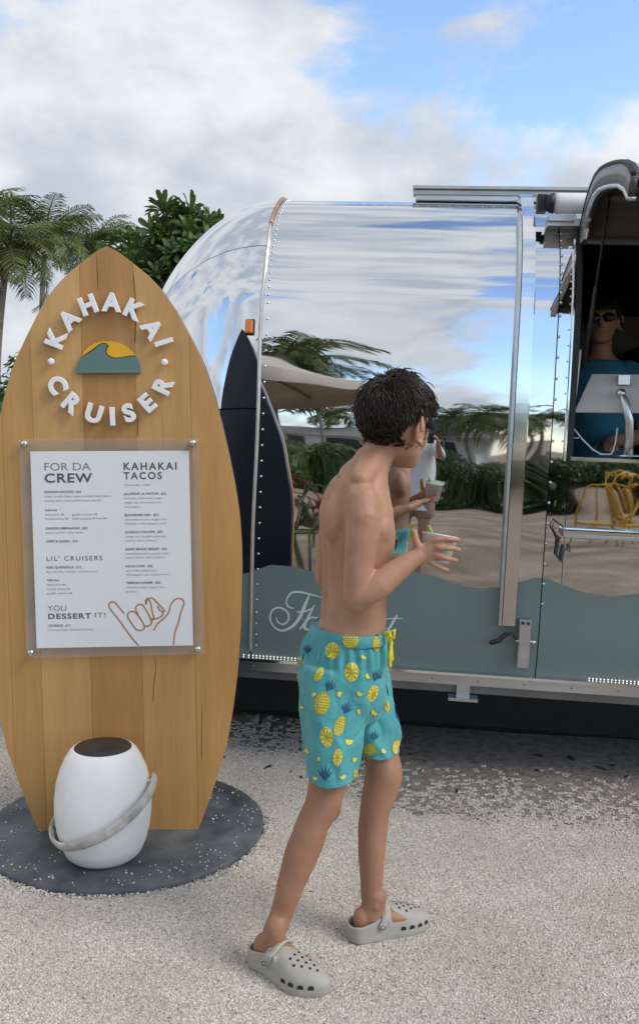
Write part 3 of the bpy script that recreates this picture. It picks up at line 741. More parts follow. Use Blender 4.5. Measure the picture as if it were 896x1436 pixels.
def wood(name, c1, c2, seed):
    m = bpy.data.materials.new(name); m.use_nodes = True; nt = m.node_tree; n, l = nt.nodes, nt.links; b = n['Principled BSDF']
    b.inputs['Roughness'].default_value = .42; b.inputs['Coat Weight'].default_value = .12; b.inputs['Coat Roughness'].default_value = .3
    t = n.new('ShaderNodeTexCoord'); mp = n.new('ShaderNodeMapping'); mp.inputs['Location'].default_value = (seed, seed*.7, seed*.3); mp.inputs['Scale'].default_value = (1, 1, .09); l.new(t.outputs['Object'], mp.inputs[0])
    a = n.new('ShaderNodeTexNoise'); a.inputs['Scale'].default_value = 11; a.inputs['Detail'].default_value = 6; a.inputs['Distortion'].default_value = .6; l.new(mp.outputs[0], a.inputs['Vector'])
    g = n.new('ShaderNodeTexNoise'); g.inputs['Scale'].default_value = 90; g.inputs['Detail'].default_value = 3; l.new(mp.outputs[0], g.inputs['Vector'])
    r = n.new('ShaderNodeValToRGB'); l.new(a.outputs[0], r.inputs[0]); e = r.color_ramp.elements; e[0].position = .33; e[0].color = (*[x*1.10 for x in c1], 1); e[1].position = .67; e[1].color = (*[x*1.12 for x in c2], 1)
    r2 = n.new('ShaderNodeValToRGB'); l.new(g.outputs[0], r2.inputs[0]); e = r2.color_ramp.elements; e[0].position = .3; e[0].color = (.78, .75, .70, 1); e[1].position = .6; e[1].color = (1, 1, 1, 1)
    mx = n.new('ShaderNodeMix'); mx.data_type = 'RGBA'; mx.blend_type = 'MULTIPLY'; mx.inputs[0].default_value = .38; l.new(r.outputs[0], mx.inputs[6]); l.new(r2.outputs[0], mx.inputs[7])
    # dark checks and knots: thin long streaks
    k = n.new('ShaderNodeTexNoise'); mp3 = n.new('ShaderNodeMapping'); mp3.inputs['Scale'].default_value = (26, 26, 1.1); mp3.inputs['Location'].default_value = (seed*3, 0, seed); l.new(t.outputs['Object'], mp3.inputs[0]); l.new(mp3.outputs[0], k.inputs['Vector']); k.inputs['Scale'].default_value = 1.0; k.inputs['Detail'].default_value = 2
    r3 = n.new('ShaderNodeValToRGB'); l.new(k.outputs[0], r3.inputs[0]); e = r3.color_ramp.elements; e[0].position = .23; e[0].color = (.28, .2, .14, 1); e[1].position = .29; e[1].color = (1, 1, 1, 1)
    mx2 = n.new('ShaderNodeMix'); mx2.data_type = 'RGBA'; mx2.blend_type = 'MULTIPLY'; mx2.inputs[0].default_value = 1; l.new(mx.outputs[2], mx2.inputs[6]); l.new(r3.outputs[0], mx2.inputs[7])
    l.new(mx2.outputs[2], b.inputs['Base Color'])
    bp = n.new('ShaderNodeBump'); bp.inputs['Strength'].default_value = .12; bp.inputs['Distance'].default_value = .005; l.new(g.outputs[0], bp.inputs['Height']); l.new(bp.outputs[0], b.inputs['Normal'])
    return m
woods = [wood('plank_a', (.42, .225, .072), (.49, .275, .097), 1), wood('plank_b', (.40, .213, .067), (.47, .263, .092), 4), wood('plank_c', (.45, .250, .086), (.52, .305, .114), 9),
         wood('plank_d', (.35, .173, .051), (.42, .218, .070), 13), wood('plank_e', (.42, .228, .076), (.49, .278, .100), 21), wood('plank_f', (.42, .220, .068), (.49, .268, .090), 33)]
cuts = [-9]+seam_x+[9]
BTH = .018
for i in range(6):
    poly = dedupe(clip(clip(full, cuts[i]+.00025, True), cuts[i+1]-.00025, False))
    mb = MB(); mb.prism(poly, -.0006*(i % 2), BTH)
    me = bevel(mb.mesh('plank'), .0007, 1)
    link('plank', me, woods[i], sign)
# cracks: slim dark splits let into the planks
def crack(pts, w):
    P = [bpx(x, y) for x, y in pts]; mb = MB(); n = len(P)
    poly = [(x-w*math.sin(math.pi*(i+.3)/n)/2, z) for i, (x, z) in enumerate(P)]+[(x+w*math.sin(math.pi*(i+.3)/n)/2, z) for i, (x, z) in reversed(list(enumerate(P)))]
    mb.prism(poly, -.0010, .004); o = link('crack', mb.mesh('crack'), m_crack, sign)
m_crack = mat('wood_split', (.055, .026, .010), rough=.9, var=.3)
for pts, w in (([(218, 920), (219, 940), (216, 962), (215, 985)], .0016), ([(284, 985), (283, 1020), (283, 1064)], .0020), ([(136, 358), (137, 380), (138, 405)], .0022), ([(187, 380), (190, 410), (191, 450), (190, 480)], .0025), ([(194, 575), (194, 610)], .002)):
    crack(pts, w)
R2, L2, _ = outline(-.0012); f2 = dedupe(R2+L2[-2::-1])
mb = MB(); mb.prism(f2, BTH+.0005, BTH+.034); b = link('back_board', bevel(mb.mesh('back_board'), .003), mat('navy_paint', (.008, .012, .024), rough=.32, var=.25, vs=5), sign); b['label'] = 'navy painted back of the surfboard'
# round base
mb = MB(); bc = BMI @ V((BASE_C.x, BASE_C.y, 0))
mb.lathe([(BASE_R-.004, -.012), (BASE_R, -.006), (BASE_R, .010), (BASE_R-.006, .014), (.001, .0145)], (0, 0, 0), n=96)
def slate_mat():
    m = mat('slate_blue_paint', (.042, .050, .062), rough=.55, col2=(.135, .145, .152), vs=7, bump=.12, bs=30, rvar=.12, spec=.4)
    return m
xform_me = mb.mesh('base_plate'); xform_me.transform(BMI @ T((BASE_C.x, BASE_C.y, .014))); link('base_plate', xform_me, slate_mat(), sign)
def ok_base(x, y): return math.hypot(x-BASE_C.x, y-BASE_C.y) < BASE_R-.012 and not (abs((BMI @ V((x, y, 0))).y-.02) < .05 and abs((BMI @ V((x, y, 0))).x) < .25) and math.hypot(x-LAN.x, y-LAN.y) > .13
LAN = gnd(146, 1200, .028)
mb = gravel_cells(.03, BASE_C.x-.5, BASE_C.x+.5, BASE_C.y-.5, BASE_C.y+.5, lambda x, y: ok_base(x, y) and (noise.noise(V((x*7, y*7, 0))) > .22 or math.hypot(x-BASE_C.x, y-BASE_C.y) > BASE_R-.07 or y < BASE_C.y-.20 and noise.noise(V((x*9, y*9, 4))) > .0))
mb.v = [(x, y, .030) for x, y, z in mb.v]
scatter('spilled_gravel', mb, 900, .003, .010, 8, 'white coral chips spilled over the round sign base')
mb = gravel_cells(.02, BASE_C.x-.55, BASE_C.x+.55, BASE_C.y-.55, BASE_C.y+.55, lambda x, y: abs(math.hypot(x-BASE_C.x, y-BASE_C.y)-BASE_R-.004) < .022 and noise.noise(V((x*6, y*6, 7))) > -.35)
mb.v = [(x, y, .012) for x, y, z in mb.v]
scatter('banked_gravel', mb, 9000, .005, .012, 9, 'gravel banked against the rim of the round sign base')
# letters standing off the board
M_LET = mat('white_letter_paint', (.80, .80, .79), rough=.4, var=.04, vs=20)
lc = bpx(154, 504)
def upright(me, x, z, ang, y):
    """text lies in xy; stand it up in the board plane (x, z), rotated by ang clockwise from upright"""
    M = T((x, y, z)) @ Matrix.Rotation(ang, 4, 'Y') @ Matrix.Rotation(R(90), 4, 'X')
    return xform(me, M)
def letter(ch, px, py, inward):
    x, z = bpx(px, py, -.02); lx, lz = bpx(154, 504, -.02)
    ang = math.atan2(x-lx, z-lz)
    if inward: ang += math.pi
    me = text_mesh(ch, .078, bold=.0026, extrude=.006, align='CENTER', bev=.0016)
    zs_ = [v.co.y for v in me.vertices]; xs_ = [v.co.x for v in me.vertices]
    me.transform(T((-(max(xs_)+min(xs_))/2, -(max(zs_)+min(zs_))/2, 0)))
    me.polygons.foreach_set('use_smooth', [False]*len(me.polygons))
    upright(me, x, z, ang, -.018); link('letter', me, M_LET, sign)
for ch, px, py in zip('KAHAKAI', (79, 97, 124, 157, 189, 214, 230), (474, 448, 428, 424, 435, 461, 480)): letter(ch, px, py, False)
for ch, px, py in zip('CRUISER', (81, 102, 132, 158, 181, 207, 229), (540, 566, 580, 584, 579, 565, 540)): letter(ch, px, py, True)
for px, py in ((72, 507), (231, 508)):
    x, z = bpx(px, py, -.02); mb = MB(); mb.lathe([(.011, 0), (.011, .010), (.009, .012), (.001, .0125)], (x, -.012, z), n=18, M3=V((0, -1, 0)).to_track_quat('Z', 'Y').to_matrix()); link('dot', mb.mesh('dot'), M_LET, sign)
def zoomed(pts): return [bpx(x/2.987, 240+y/2.987, -.012) for x, y in pts]
def shape(name, pts, m, y0, y1):
    mb = MB(); mb.prism(zoomed(pts), y0, y1); return link(name, mb.mesh(name), m, sign)
shape('wave_emblem', [(320, 846), (323, 822), (332, 798), (345, 780), (370, 765), (398, 746), (418, 730), (432, 724), (444, 725), (452, 730), (446, 742), (443, 755), (449, 770), (462, 780), (482, 785), (510, 783), (540, 777), (570, 776), (580, 790), (587, 815), (590, 845)], mat('emblem_teal', (.10, .185, .175), rough=.5, var=.06), -.016, -.001)
shape('sun_emblem', [(340, 778), (352, 757), (372, 736), (398, 721), (430, 713), (465, 713), (500, 719), (530, 733), (553, 753), (567, 772), (540, 773), (510, 779), (482, 781), (464, 776), (452, 767), (447, 755), (450, 743), (457, 731), (446, 721), (430, 719), (415, 726), (395, 741), (366, 761)], mat('emblem_yellow', (.72, .39, .015), rough=.5, var=.06), -.011, -.001)

# acrylic menu holder
M_ACR = bpy.data.materials.new('clear_acrylic'); M_ACR.use_nodes = True
_n, _l = M_ACR.node_tree.nodes, M_ACR.node_tree.links; _n.remove(_n['Principled BSDF'])
_t = _n.new('ShaderNodeBsdfTransparent'); _t.inputs[0].default_value = (.99, .995, .995, 1); _g = _n.new('ShaderNodeBsdfGlossy'); _g.inputs['Roughness'].default_value = .06
_mx = _n.new('ShaderNodeMixShader'); _mx.inputs[0].default_value = .05; _df = _n.new('ShaderNodeBsdfDiffuse'); _df.inputs[0].default_value = (.8, .8, .78, 1); _m2 = _n.new('ShaderNodeMixShader'); _m2.inputs[0].default_value = .045; _l.new(_df.outputs[0], _m2.inputs[2]); _l.new(_t.outputs[0], _mx.inputs[1]); _l.new(_g.outputs[0], _mx.inputs[2]); _l.new(_mx.outputs[0], _m2.inputs[1]); _l.new(_m2.outputs[0], _n['Material Output'].inputs[0])
M_SHEET = mat('menu_paper', (.90, .91, .93), rough=.55, var=.02, vs=3)
M_INK = mat('grey_ink', (.055, .057, .065), rough=.6, var=.1)
M_INKL = mat('light_grey_ink', (.16, .16, .175), rough=.6, var=.1)
M_OR = mat('orange_ink', (.52, .22, .065), rough=.6, var=.08)
def quad_poly(pp, y): return [bpx(x, y_, y) for x, y_ in pp]
pa = quad_poly([(38, 923), (288, 917), (279, 615), (27, 616)], -.022)
mb = MB(); mb.prism(pa, -.026, -.0205); menu = link('menu_holder', bevel(mb.mesh('menu_holder'), .0015), M_ACR, sign)
menu['label'] = 'clear acrylic menu holder with white printed menu sheet'
ps = quad_poly([(52, 909), (271, 905), (265, 632), (43, 633)], -.018)
mb = MB(); mb.prism(ps, -.0185, -.0160); link('menu_sheet', mb.mesh('menu_sheet'), M_SHEET, menu)
mb = MB(); pb = quad_poly([(39, 921), (286, 915), (277, 617), (28, 618)], -.01); mb.prism(pb, -.0150, -.0120); link('menu_back_plate', mb.mesh('menu_back_plate'), M_ACR, menu)
for px, py in ((35, 622), (271, 621), (44, 915), (278, 910)):
    x, z = bpx(px, py, -.03); mb = MB(); mb.lathe([(.0095, 0), (.0095, .036), (.008, .0385), (.001, .039)], (x, 0, z), n=16, M3=V((0, -1, 0)).to_track_quat('Z', 'Y').to_matrix()); link('standoff', mb.mesh('standoff'), M_BRIGHT, menu)
TXY = -.0189
def mtext(txt, px, py, h, m=None, bold=0.0, spacing=1.0, width=None, name='menu_text'):
    """txt with capital height h photo pixels, baseline-left at the pixel; width fits it in pixels"""
    x, z = bpx(px, py, TXY); k = 3.12/FPX
    me = text_mesh(txt, h*k/.70, bold=bold*k, spacing=spacing)
    if width:
        xs_ = [v.co.x for v in me.vertices]; w = max(xs_)-min(xs_)
        me.transform(Matrix.Diagonal((width*k/w, 1, 1, 1)))
    upright(me, x, z, 0.0, TXY); me.transform(Matrix.Identity(4))
    return link(name, me, m or M_INK, menu)
def mpx(zx, zy): return zx/2.987, 600+zy/2.985
def zt(txt, zx, zy, zh, zw=None, **k):
    px, py = mpx(zx, zy); mtext(txt, px, py, zh/2.987, width=zw/2.987 if zw else None, **k)
zt('FOR DA', 184, 179, 32, 188, m=M_INKL)
zt('CREW', 187, 229, 37, 196, bold=.5, spacing=1.12)
zt('KAHAKAI', 517, 176, 30, 218, bold=.38, spacing=1.3)
zt('TACOS', 519, 215, 29, 158, bold=.36, spacing=1.3)
zt("LIL' CRUISERS", 195, 557, 19, 230, bold=.12, spacing=1.35)
zt('YOU', 201, 768, 24, 78, m=M_INKL)
zt('DESSERT', 202, 800, 22, 178, bold=.34, spacing=1.2)
zt('IT!', 396, 795, 22, 44, m=M_INKL)
small = [('KAHAKAI NACHOS . $24', 187, 273, 150, 1), ('crispy tortilla chips, queso fundido, black beans,', 187, 291, 275, 0), ('avocado, pico, crema, pickled onions, avocado', 189, 309, 232, 0), ('Add ons', 190, 349, 50, 1), ('kalua pork $6', 190, 367, 78, 0), ('guajillo chicken $6', 304, 367, 104, 0), ('braised shrimp $8', 191, 385, 94, 0), ('fresh avocado & lime $4', 305, 384, 140, 0), ('CHICKEN EMPANADAS . $22', 192, 426, 172, 1), ('queso fundido, salsa verde', 193, 443, 152, 0), ('CHIPS & QUESO . $15', 194, 480, 130, 1),
    ('KEIKI QUESADILLA . $12', 196, 589, 143, 1), ('flour tortilla, cheddar, monterey jack', 197, 607, 212, 0), ('Add ons', 198, 642, 50, 1), ('kalua pork $6', 198, 661, 78, 0), ('braised shrimp $8', 198, 679, 95, 0), ('guajillo chicken $6', 199, 697, 104, 0), ('CHURROS . $14', 202, 833, 94, 1), ('cinnamon sugar, caramel, chocolate', 203, 850, 188, 0),
    ('Three per order', 520, 243, 114, 0), ('JACKFRUIT AL PASTOR . $22', 521, 281, 174, 1), ('black beans, pickled onion, mango,', 521, 299, 156, 0), ('dragon slaw & avocado crema', 522, 317, 154, 0), ('micro cilantro', 522, 335, 66, 0), ('BLACKENED FISH . $27', 523, 370, 140, 1), ('watermelon crema, dragon slaw', 523, 388, 176, 0), ('hawaiian chili pepper aioli', 524, 405, 168, 0), ('GUAJILLO CHICKEN . $25', 524, 441, 156, 1), ('mango pico de gallo, avocado', 525, 459, 166, 0), ('crema, micro cilantro', 525, 476, 132, 0),
    ('KIAWE SMOKED BRISKET . $28', 526, 513, 170, 1), ('caramelized onion, pickled radish', 526, 531, 180, 0), ('queso fresco, micro cilantro', 527, 547, 165, 0), ('KALUA PORK . $25', 527, 584, 112, 1), ('salsa verde, pickled onion', 528, 602, 130, 0), ('chili pepper aioli, queso fresco', 528, 619, 178, 0), ('TEMPURA SHRIMP . $26', 529, 654, 144, 1), ('chipotle crema, dragon slaw', 529, 672, 162, 0), ('furikake', 530, 690, 44, 0)]
for txt, zx, zy, zw, bd in small:
    zt(txt, zx, zy, 9.5 if bd else 8.5, zw, bold=.11 if bd else .0, m=M_INK if bd else M_INKL, name='menu_line')
# the orange hand drawn at the foot of the sheet
def outline_stroke(pts, w):
    P = [bpx(*mpx(x, y), TXY) for x, y in pts]; Q = []
    for i in range(len(P)-1):
        p0, p1, p2, p3 = P[max(i-1, 0)], P[i], P[i+1], P[min(i+2, len(P)-1)]
        for k in range(6):
            t = k/6; Q.append(tuple(.5*((2*p1[c])+(-p0[c]+p2[c])*t+(2*p0[c]-5*p1[c]+4*p2[c]-p3[c])*t*t+(-p0[c]+3*p1[c]-3*p2[c]+p3[c])*t**3) for c in (0, 1)))
    Q.append(P[-1]); vs = []
    for i, q in enumerate(Q):
        a, b = Q[max(i-1, 0)], Q[min(i+1, len(Q)-1)]; tx, tz = b[0]-a[0], b[1]-a[1]; L = math.hypot(tx, tz) or 1
        for sg in (-1, 1): vs.append((q[0]-tz/L*w/2*sg, TXY-.0002, q[1]+tx/L*w/2*sg))
    mb = MB(); mb.add(vs, [(2*i, 2*i+1, 2*i+3, 2*i+2) for i in range(len(Q)-1)]); link('hand_drawing', mb.mesh('hand_drawing', fix=False), M_OR, menu)
W = .0056
outline_stroke([(582, 912), (545, 868), (500, 805), (462, 757), (458, 742), (466, 730), (480, 730), (492, 742), (522, 778)], W)
outline_stroke([(585, 848), (600, 845), (606, 830), (590, 800), (570, 775), (555, 768), (540, 775), (536, 790), (550, 815), (570, 842), (585, 848)], W)
outline_stroke([(606, 832), (625, 828), (636, 815), (625, 785), (605, 750), (590, 738), (574, 745), (570, 760), (580, 785)], W)
outline_stroke([(634, 812), (645, 797), (640, 775), (632, 735), (622, 715), (612, 722), (612, 740)], W)
outline_stroke([(612, 738), (620, 718), (638, 712), (655, 728), (685, 758), (688, 768), (672, 765), (660, 745)], W)
outline_stroke([(636, 800), (660, 798), (680, 785), (684, 768)], W)
outline_stroke([(645, 850), (660, 820), (690, 795), (708, 770), (716, 742), (730, 722), (750, 714), (768, 722), (770, 740), (758, 775), (748, 815), (733, 860), (728, 908)], W)

# ------------------------------------------------------------ white lantern with bail handle
lan = empty('portable_lantern', T((LAN.x, LAN.y, .0300)), 'white barrel lantern with dark top and grey bail handle on the sign base', 'lantern')
kk = LAN.y/FPX*1.0
prof_l = [(.001, 0), (.088, 0), (.106, .006), (.122, .022), (.138, .06), (.149, .11), (.1545, .165), (.1545, .215), (.149, .265), (.138, .31), (.122, .35), (.108, .374), (.098, .384), (.092, .386)]
prof_l = [(r_, z_*.945) for r_, z_ in prof_l]
mb = MB(); mb.lathe(prof_l, n=64); link('body', mb.mesh('body'), mat('satin_white_plastic', (.84, .835, .81), rough=.42, var=.045, vs=9, rvar=.1, sss=.03), lan)
mb = MB(); mb.lathe([(.0925, .356), (.0925, .3635), (.090, .3665), (.001, .367)], n=48); link('top_cap', mb.mesh('top_cap'), mat('charcoal_cap', (.03, .028, .028), rough=.4, var=.35, vs=15, bump=.06, bs=60), lan)
m3 = Matrix.Rotation(R(-27), 3, 'Y') @ Matrix.Rotation(R(14), 3, 'X')
pts = [V((0, 0, .175))+m3 @ V((.186*math.cos(t), .182*math.sin(t), 0)) for t in [R(-196)+R(200)*i/40 for i in range(41)]]
mb = MB(); mb.tube(pts, [.0165]*41, n=12, flat=.42, side=m3 @ V((0, 0, 1)), round_ends=True); link('handle', mb.mesh('handle'), mat('weathered_handle', (.27, .245, .21), rough=.65, col2=(.66, .62, .55), vs=14, bump=.08, bs=40), lan)
for sg in (-1, 1):
    c = V((0, 0, .175))+m3 @ V((.158*sg, 0, 0)); mb = MB(); mb.tube([c-m3 @ V((.012*sg, 0, 0)), c+m3 @ V((.020*sg, 0, 0))], .011, n=12); link('pivot', mb.mesh('pivot'), M_ALU, lan)

# ------------------------------------------------------------ people
def skin_mat(name, c1, c2, rough=.5):
    m = mat(name, c1, rough=rough, col2=c2, vs=7, sss=.14, spec=.35, bump=.05, bs=180)
    return m
def head(mb, c, F, U, h, ears=True, tuck=0.0):
    """c = chin-level point under the head's axis; F facing, U up"""
    F = V(F).normalized(); U = V(U).normalized(); F = (F-U*F.dot(U)).normalized(); L = U.cross(F)
    D = [(-.02, .10, .08, .27), (.0, .15, .13, .25), (.06, .205, .20, .20), (.15, .26, .29, .125), (.30, .30, .365, .06), (.45, .325, .405, .02), (.60, .335, .425, -.01), (.75, .325, .415, -.02), (.87, .27, .345, -.02), (.95, .175, .235, -.02), (.99, .08, .11, -.02)]
    mb.loft([(c+U*(z*h)+F*(cc*h), F*(d*h), L*(w*h)) for z, w, d, cc in D], n=24)
    mb.tube([c+U*.52*h+F*.415*h, c+U*.44*h+F*.45*h, c+U*.345*h+F*.49*h], [.035*h, .045*h, .062*h], n=10, round_ends=True)
    mb.tube([c+U*.21*h+F*.405*h-L*.09*h, c+U*.21*h+F*.43*h, c+U*.21*h+F*.405*h+L*.09*h], .038*h, n=8, round_ends=True)
    mb.tube([c+U*.575*h+F*.40*h-L*.20*h, c+U*.585*h+F*.425*h, c+U*.575*h+F*.40*h+L*.20*h], .04*h, n=8, round_ends=True)
    if ears:
        for sg in (-1, 1):
            e0 = c+U*.42*h+L*((.325 if sg < 0 else .325-tuck)*h*sg)-F*.11*h
            M3 = Matrix((F*.9-L*.35*sg, (L*sg*.9+F*.35), U)).transposed()
            pts = [e0+M3 @ V((.10*h*math.cos(t)-.03*h, .074*h+.02*h*math.cos(t+2.6), .17*h*math.sin(t)+.02*h)) for t in [R(-120)+R(300)*i/14 for i in range(15)]]
            mb.tube(pts, .031*h, n=8, round_ends=True)
            mb.sphere(e0+M3 @ V((0, .018*h, 0)), (.08*h, .048*h, .13*h), M3=M3, n=12, m=8)
    return F, L, U
def eyes(parent, c, F, L, U, h):
    for sg in (-1, 1):
        p = c+U*.49*h+F*.352*h+L*(.135*h*sg); mb = MB(); mb.sphere(p, .054*h, n=12, m=8)
        o = link('eye', mb.mesh('eye'), M_EYE, parent, world=True)
        mb = MB(); mb.sphere(p+F*.036*h, .024*h, n=10, m=6); link('iris', mb.mesh('iris'), M_IRIS, o, world=True)
M_EYE = mat('eye_white', (.75, .72, .70), rough=.2, var=.03); M_IRIS = mat('iris_brown', (.03, .015, .008), rough=.15, var=.3)
def hand(mb, wrist, d, palm_n, thumb, size=1.0, curl=.5, spread=.1):
    """generic hand: d = direction of fingers, palm_n = side the palm faces, thumb = side of the thumb"""
    d = V(d).normalized(); n = V(palm_n); n = (n-d*n.dot(d)).normalized(); t = V(thumb); t = (t-d*t.dot(d)-n*t.dot(n)).normalized()
    s = size
    mb.loft([(wrist, t*.024*s, n*.019*s), (wrist+d*.03*s, t*.033*s, n*.016*s), (wrist+d*.065*s, t*.039*s, n*.014*s), (wrist+d*.088*s, t*.038*s, n*.011*s)], n=14)
    for k, (off, ln) in enumerate(((.028, .066), (.010, .074), (-.009, .068), (-.027, .052))):
        a = wrist+d*.084*s+t*off*s; dd = (d+t*(off*spread*8)).normalized(); pts = [a-dd*.015*s, a]
        ang = 0
        for j in range(3):
            ang += curl*(.5+.25*j); pts.append(pts[-1]+(dd*math.cos(ang)+n*math.sin(ang))*ln*s*(.42, .32, .26)[j])
        mb.tube(pts, [.0088*s, .009*s, .0085*s, .0078*s, .0066*s], n=8, round_ends=True)
    a = wrist+d*.022*s+t*.026*s
    mb.tube([a-t*.008*s, a+(d*.5+t*.7+n*.2).normalized()*.035*s, a+(d*.72+t*.62+n*.45).normalized()*.066*s], [.0115*s, .0100*s, .0078*s], n=8, round_ends=True)
def P(px, py, d): return at(px, py, d)
PXM = 1.0/FPX                                   # metres for a pixel at 1 m

# ---- the boy -------------------------------------------------
boy_base = V(((gnd(405, 1375)+gnd(545, 1315))/2)); boy_base.z = 0
boy = empty('person', T(boy_base), 'shirtless boy in turquoise swim shorts and grey clogs walking past the trailer with a drink', 'person')
BF = V((math.cos(R(20)), math.sin(R(20)), 0)); BL = V((-math.sin(R(20)), math.cos(R(20)), 0))
def body_ring(px, py, d, half, ratio=1.45, inset=0.0):
    hw = half*d*PXM-inset; a = hw/math.sqrt((.94)**2+(.342*ratio)**2); return (P(px, py, d), BF*a, BL*a*ratio)
mb = MB()
DB = 2.52
mb.loft([body_ring(486, 985, DB, 30, 1.4), body_ring(483, 950, DB, 44, 1.4), body_ring(487, 915, DB, 45, 1.4), body_ring(490, 890, DB, 49, 1.42), body_ring(495, 868, DB, 46, 1.42), body_ring(497, 830, DB, 46, 1.4), body_ring(499, 790, DB, 47.5, 1.4), body_ring(501, 765, DB, 51, 1.38),
         body_ring(501, 745, DB, 53, 1.38), body_ring(499, 715, DB, 51.5, 1.42), body_ring(500, 693, DB, 46, 1.42), body_ring(504, 675, DB, 39, 1.4), body_ring(512, 659, DB, 32, 1.25), body_ring(521, 645, DB, 28.5, 1.05), body_ring(530, 628, DB, 26, 1.0)], n=28)
# chest and shoulder blades
mb.sphere(P(532, 742, DB-.065), (.036, .06, .06), n=14, m=9); mb.sphere(P(530, 742, DB+.06), (.036, .06, .06), n=14, m=9)
mb.sphere(P(475, 728, DB-.055), (.042, .05, .075), n=14, m=9); mb.sphere(P(468, 728, DB+.06), (.038, .05, .075), n=14, m=9)
# trapezius, neck
mb.tube([P(505, 672, DB-.10), P(517, 656, DB-.04), P(532, 630, DB-.01)], [.030, .038, .036], n=12, round_ends=True)
mb.tube([P(490, 668, DB+.10), P(510, 655, DB+.04), P(530, 630, DB+.01)], [.036, .040, .036], n=12, round_ends=True)
mb.loft([(P(516, 662, DB), BF*.055, BL*.056), (P(526, 642, DB), BF*.051, BL*.051), (P(536, 625, DB), BF*.049, BL*.049), (P(543, 605, DB), BF*.051, BL*.051)], n=18)
# head turned away towards the trailer
HF = V((math.cos(R(57)), math.sin(R(57)), -.10)).normalized(); HU = V((.05, .0, 1)).normalized(); HH = .232
HC = P(550, 654, DB+.02)
hF, hL, hU = head(mb, HC, HF, HU, HH, tuck=.09)
# right arm (near)
mb.tube([P(500, 684, 2.44), P(507, 701, 2.405), P(509, 725, 2.39), P(506, 765, 2.38), P(502, 805, 2.372), P(499, 832, 2.37)], [.036, .047, .047, .043, .038, .035], n=16, round_ends=True)
mb.tube([P(498, 838, 2.37), P(512, 832, 2.37), P(532, 819, 2.372), P(555, 801, 2.385), P(575, 786, 2.395), P(588, 778, 2.40)], [.033, .0365, .0375, .032, .026, .0235], n=16, round_ends=True)
mb.sphere(P(499, 843, 2.372), .030, n=12, m=8)
# right hand round the cup
wr = P(586, 779, 2.40)
mb.loft([(P(583, 781, 2.398), V((.004, 0, .022)), V((0, .018, 0))), (P(592, 776, 2.398), V((.005, 0, .030)), V((0, .017, 0))), (P(602, 772, 2.394), V((.005, 0, .037)), V((0, .0145, 0))), (P(611, 771, 2.392), V((.004, 0, .036)), V((0, .011, 0)))], n=14)
for pts in ([(604, 759, 2.393), (612, 757, 2.385), (627, 756, 2.382), (637, 757, 2.389), (643, 757, 2.400)], [(606, 768, 2.390), (614, 768, 2.381), (629, 769, 2.377), (639, 770, 2.385), (644, 771, 2.396)], [(604, 778, 2.391), (612, 779, 2.383), (626, 783, 2.380), (635, 785, 2.387), (639, 786, 2.398)], [(600, 787, 2.394), (607, 790, 2.388), (617, 796, 2.386), (624, 799, 2.392), (627, 800, 2.401)]):
    mb.tube([P(*q) for q in pts], [.0092, .0092, .0084, .0078, .0068], n=9, round_ends=True)
mb.tube([P(590, 772, 2.396), P(584, 762, 2.394), P(582, 752, 2.398), P(581, 745, 2.404)], [.0135, .0115, .0098, .0085], n=9, round_ends=True)
# left arm (far), elbow showing behind the back
mb.tube([P(488, 682, 2.62), P(478, 695, 2.645), P(470, 725, 2.665), P(462, 770, 2.69), P(457, 806, 2.70)], [.036, .046, .044, .038, .034], n=14, round_ends=True)
mb.tube([P(456, 810, 2.70), P(475, 815, 2.71), P(510, 808, 2.70), P(545, 796, 2.64), P(572, 786, 2.56)], [.032, .036, .035, .029, .024], n=14, round_ends=True)
hand(mb, P(572, 786, 2.56), P(612, 778, 2.47)-P(572, 786, 2.56), V((.3, -.3, .9)), V((.9, .5, .1)), size=.9, curl=.25)
# legs
def clog_frame(heel, toe):
    a = gnd(*heel); b = gnd(*toe); d = (b-a); d.z = 0; L_ = d.length; d.normalize(); s_ = V((-d.y, d.x, 0))
    return Matrix(((d.x, s_.x, 0, a.x), (d.y, s_.y, 0, a.y), (0, 0, 1, 0.006), (0, 0, 0, 1))), L_
CN, LN = clog_frame((352, 1350), (462, 1401)); CF, LF = clog_frame((487, 1324), (604, 1300))
LN = LF = .258
def leg(rows, d0, d1, Mf):
    ys = [r_[1] for r_ in rows]; out = []
    for cx, y, h in rows:
        d = d0+(d1-d0)*(y-ys[0])/(ys[-1]-ys[0]); r_ = h*d*PXM*(.89 if y > 1110 else .97); out.append((P(cx, y, d), r_))
    out += [(Mf @ V((.084, 0, .122)), .0315), (Mf @ V((.077, 0, .095)), .0325), (Mf @ V((.068, 0, .062)), .034)]
    sm_ = []
    for i in range(len(out)-1):
        a0_, a1_, a2_, a3_ = out[max(i-1, 0)], out[i], out[i+1], out[min(i+2, len(out)-1)]
        for kk_ in range(5):
            t = kk_/5; cr_ = lambda w0, w1, w2, w3: (w1*2+(w2-w0)*t+(w0*2-w1*5+w2*4-w3)*t*t+(w1*3-w0-w2*3+w3)*t**3)*.5
            sm_.append((cr_(a0_[0], a1_[0], a2_[0], a3_[0]), cr_(a0_[1], a1_[1], a2_[1], a3_[1])))
    out = sm_+[out[-1]]
    mb.tube([p for p, _ in out], [r_ for _, r_ in out], n=20)
NA, FA = gnd(383, 1345), gnd(512, 1315)
leg([(476, 930, 34), (470, 985, 33), (466, 1040, 31), (460, 1090, 29), (453, 1125, 29.5), (440, 1153, 27.5), (430, 1180, 28.5), (422, 1200, 28), (412, 1228, 24.5), (402, 1258, 21), (394, 1284, 18.8)], 2.46, 2.335, CN)
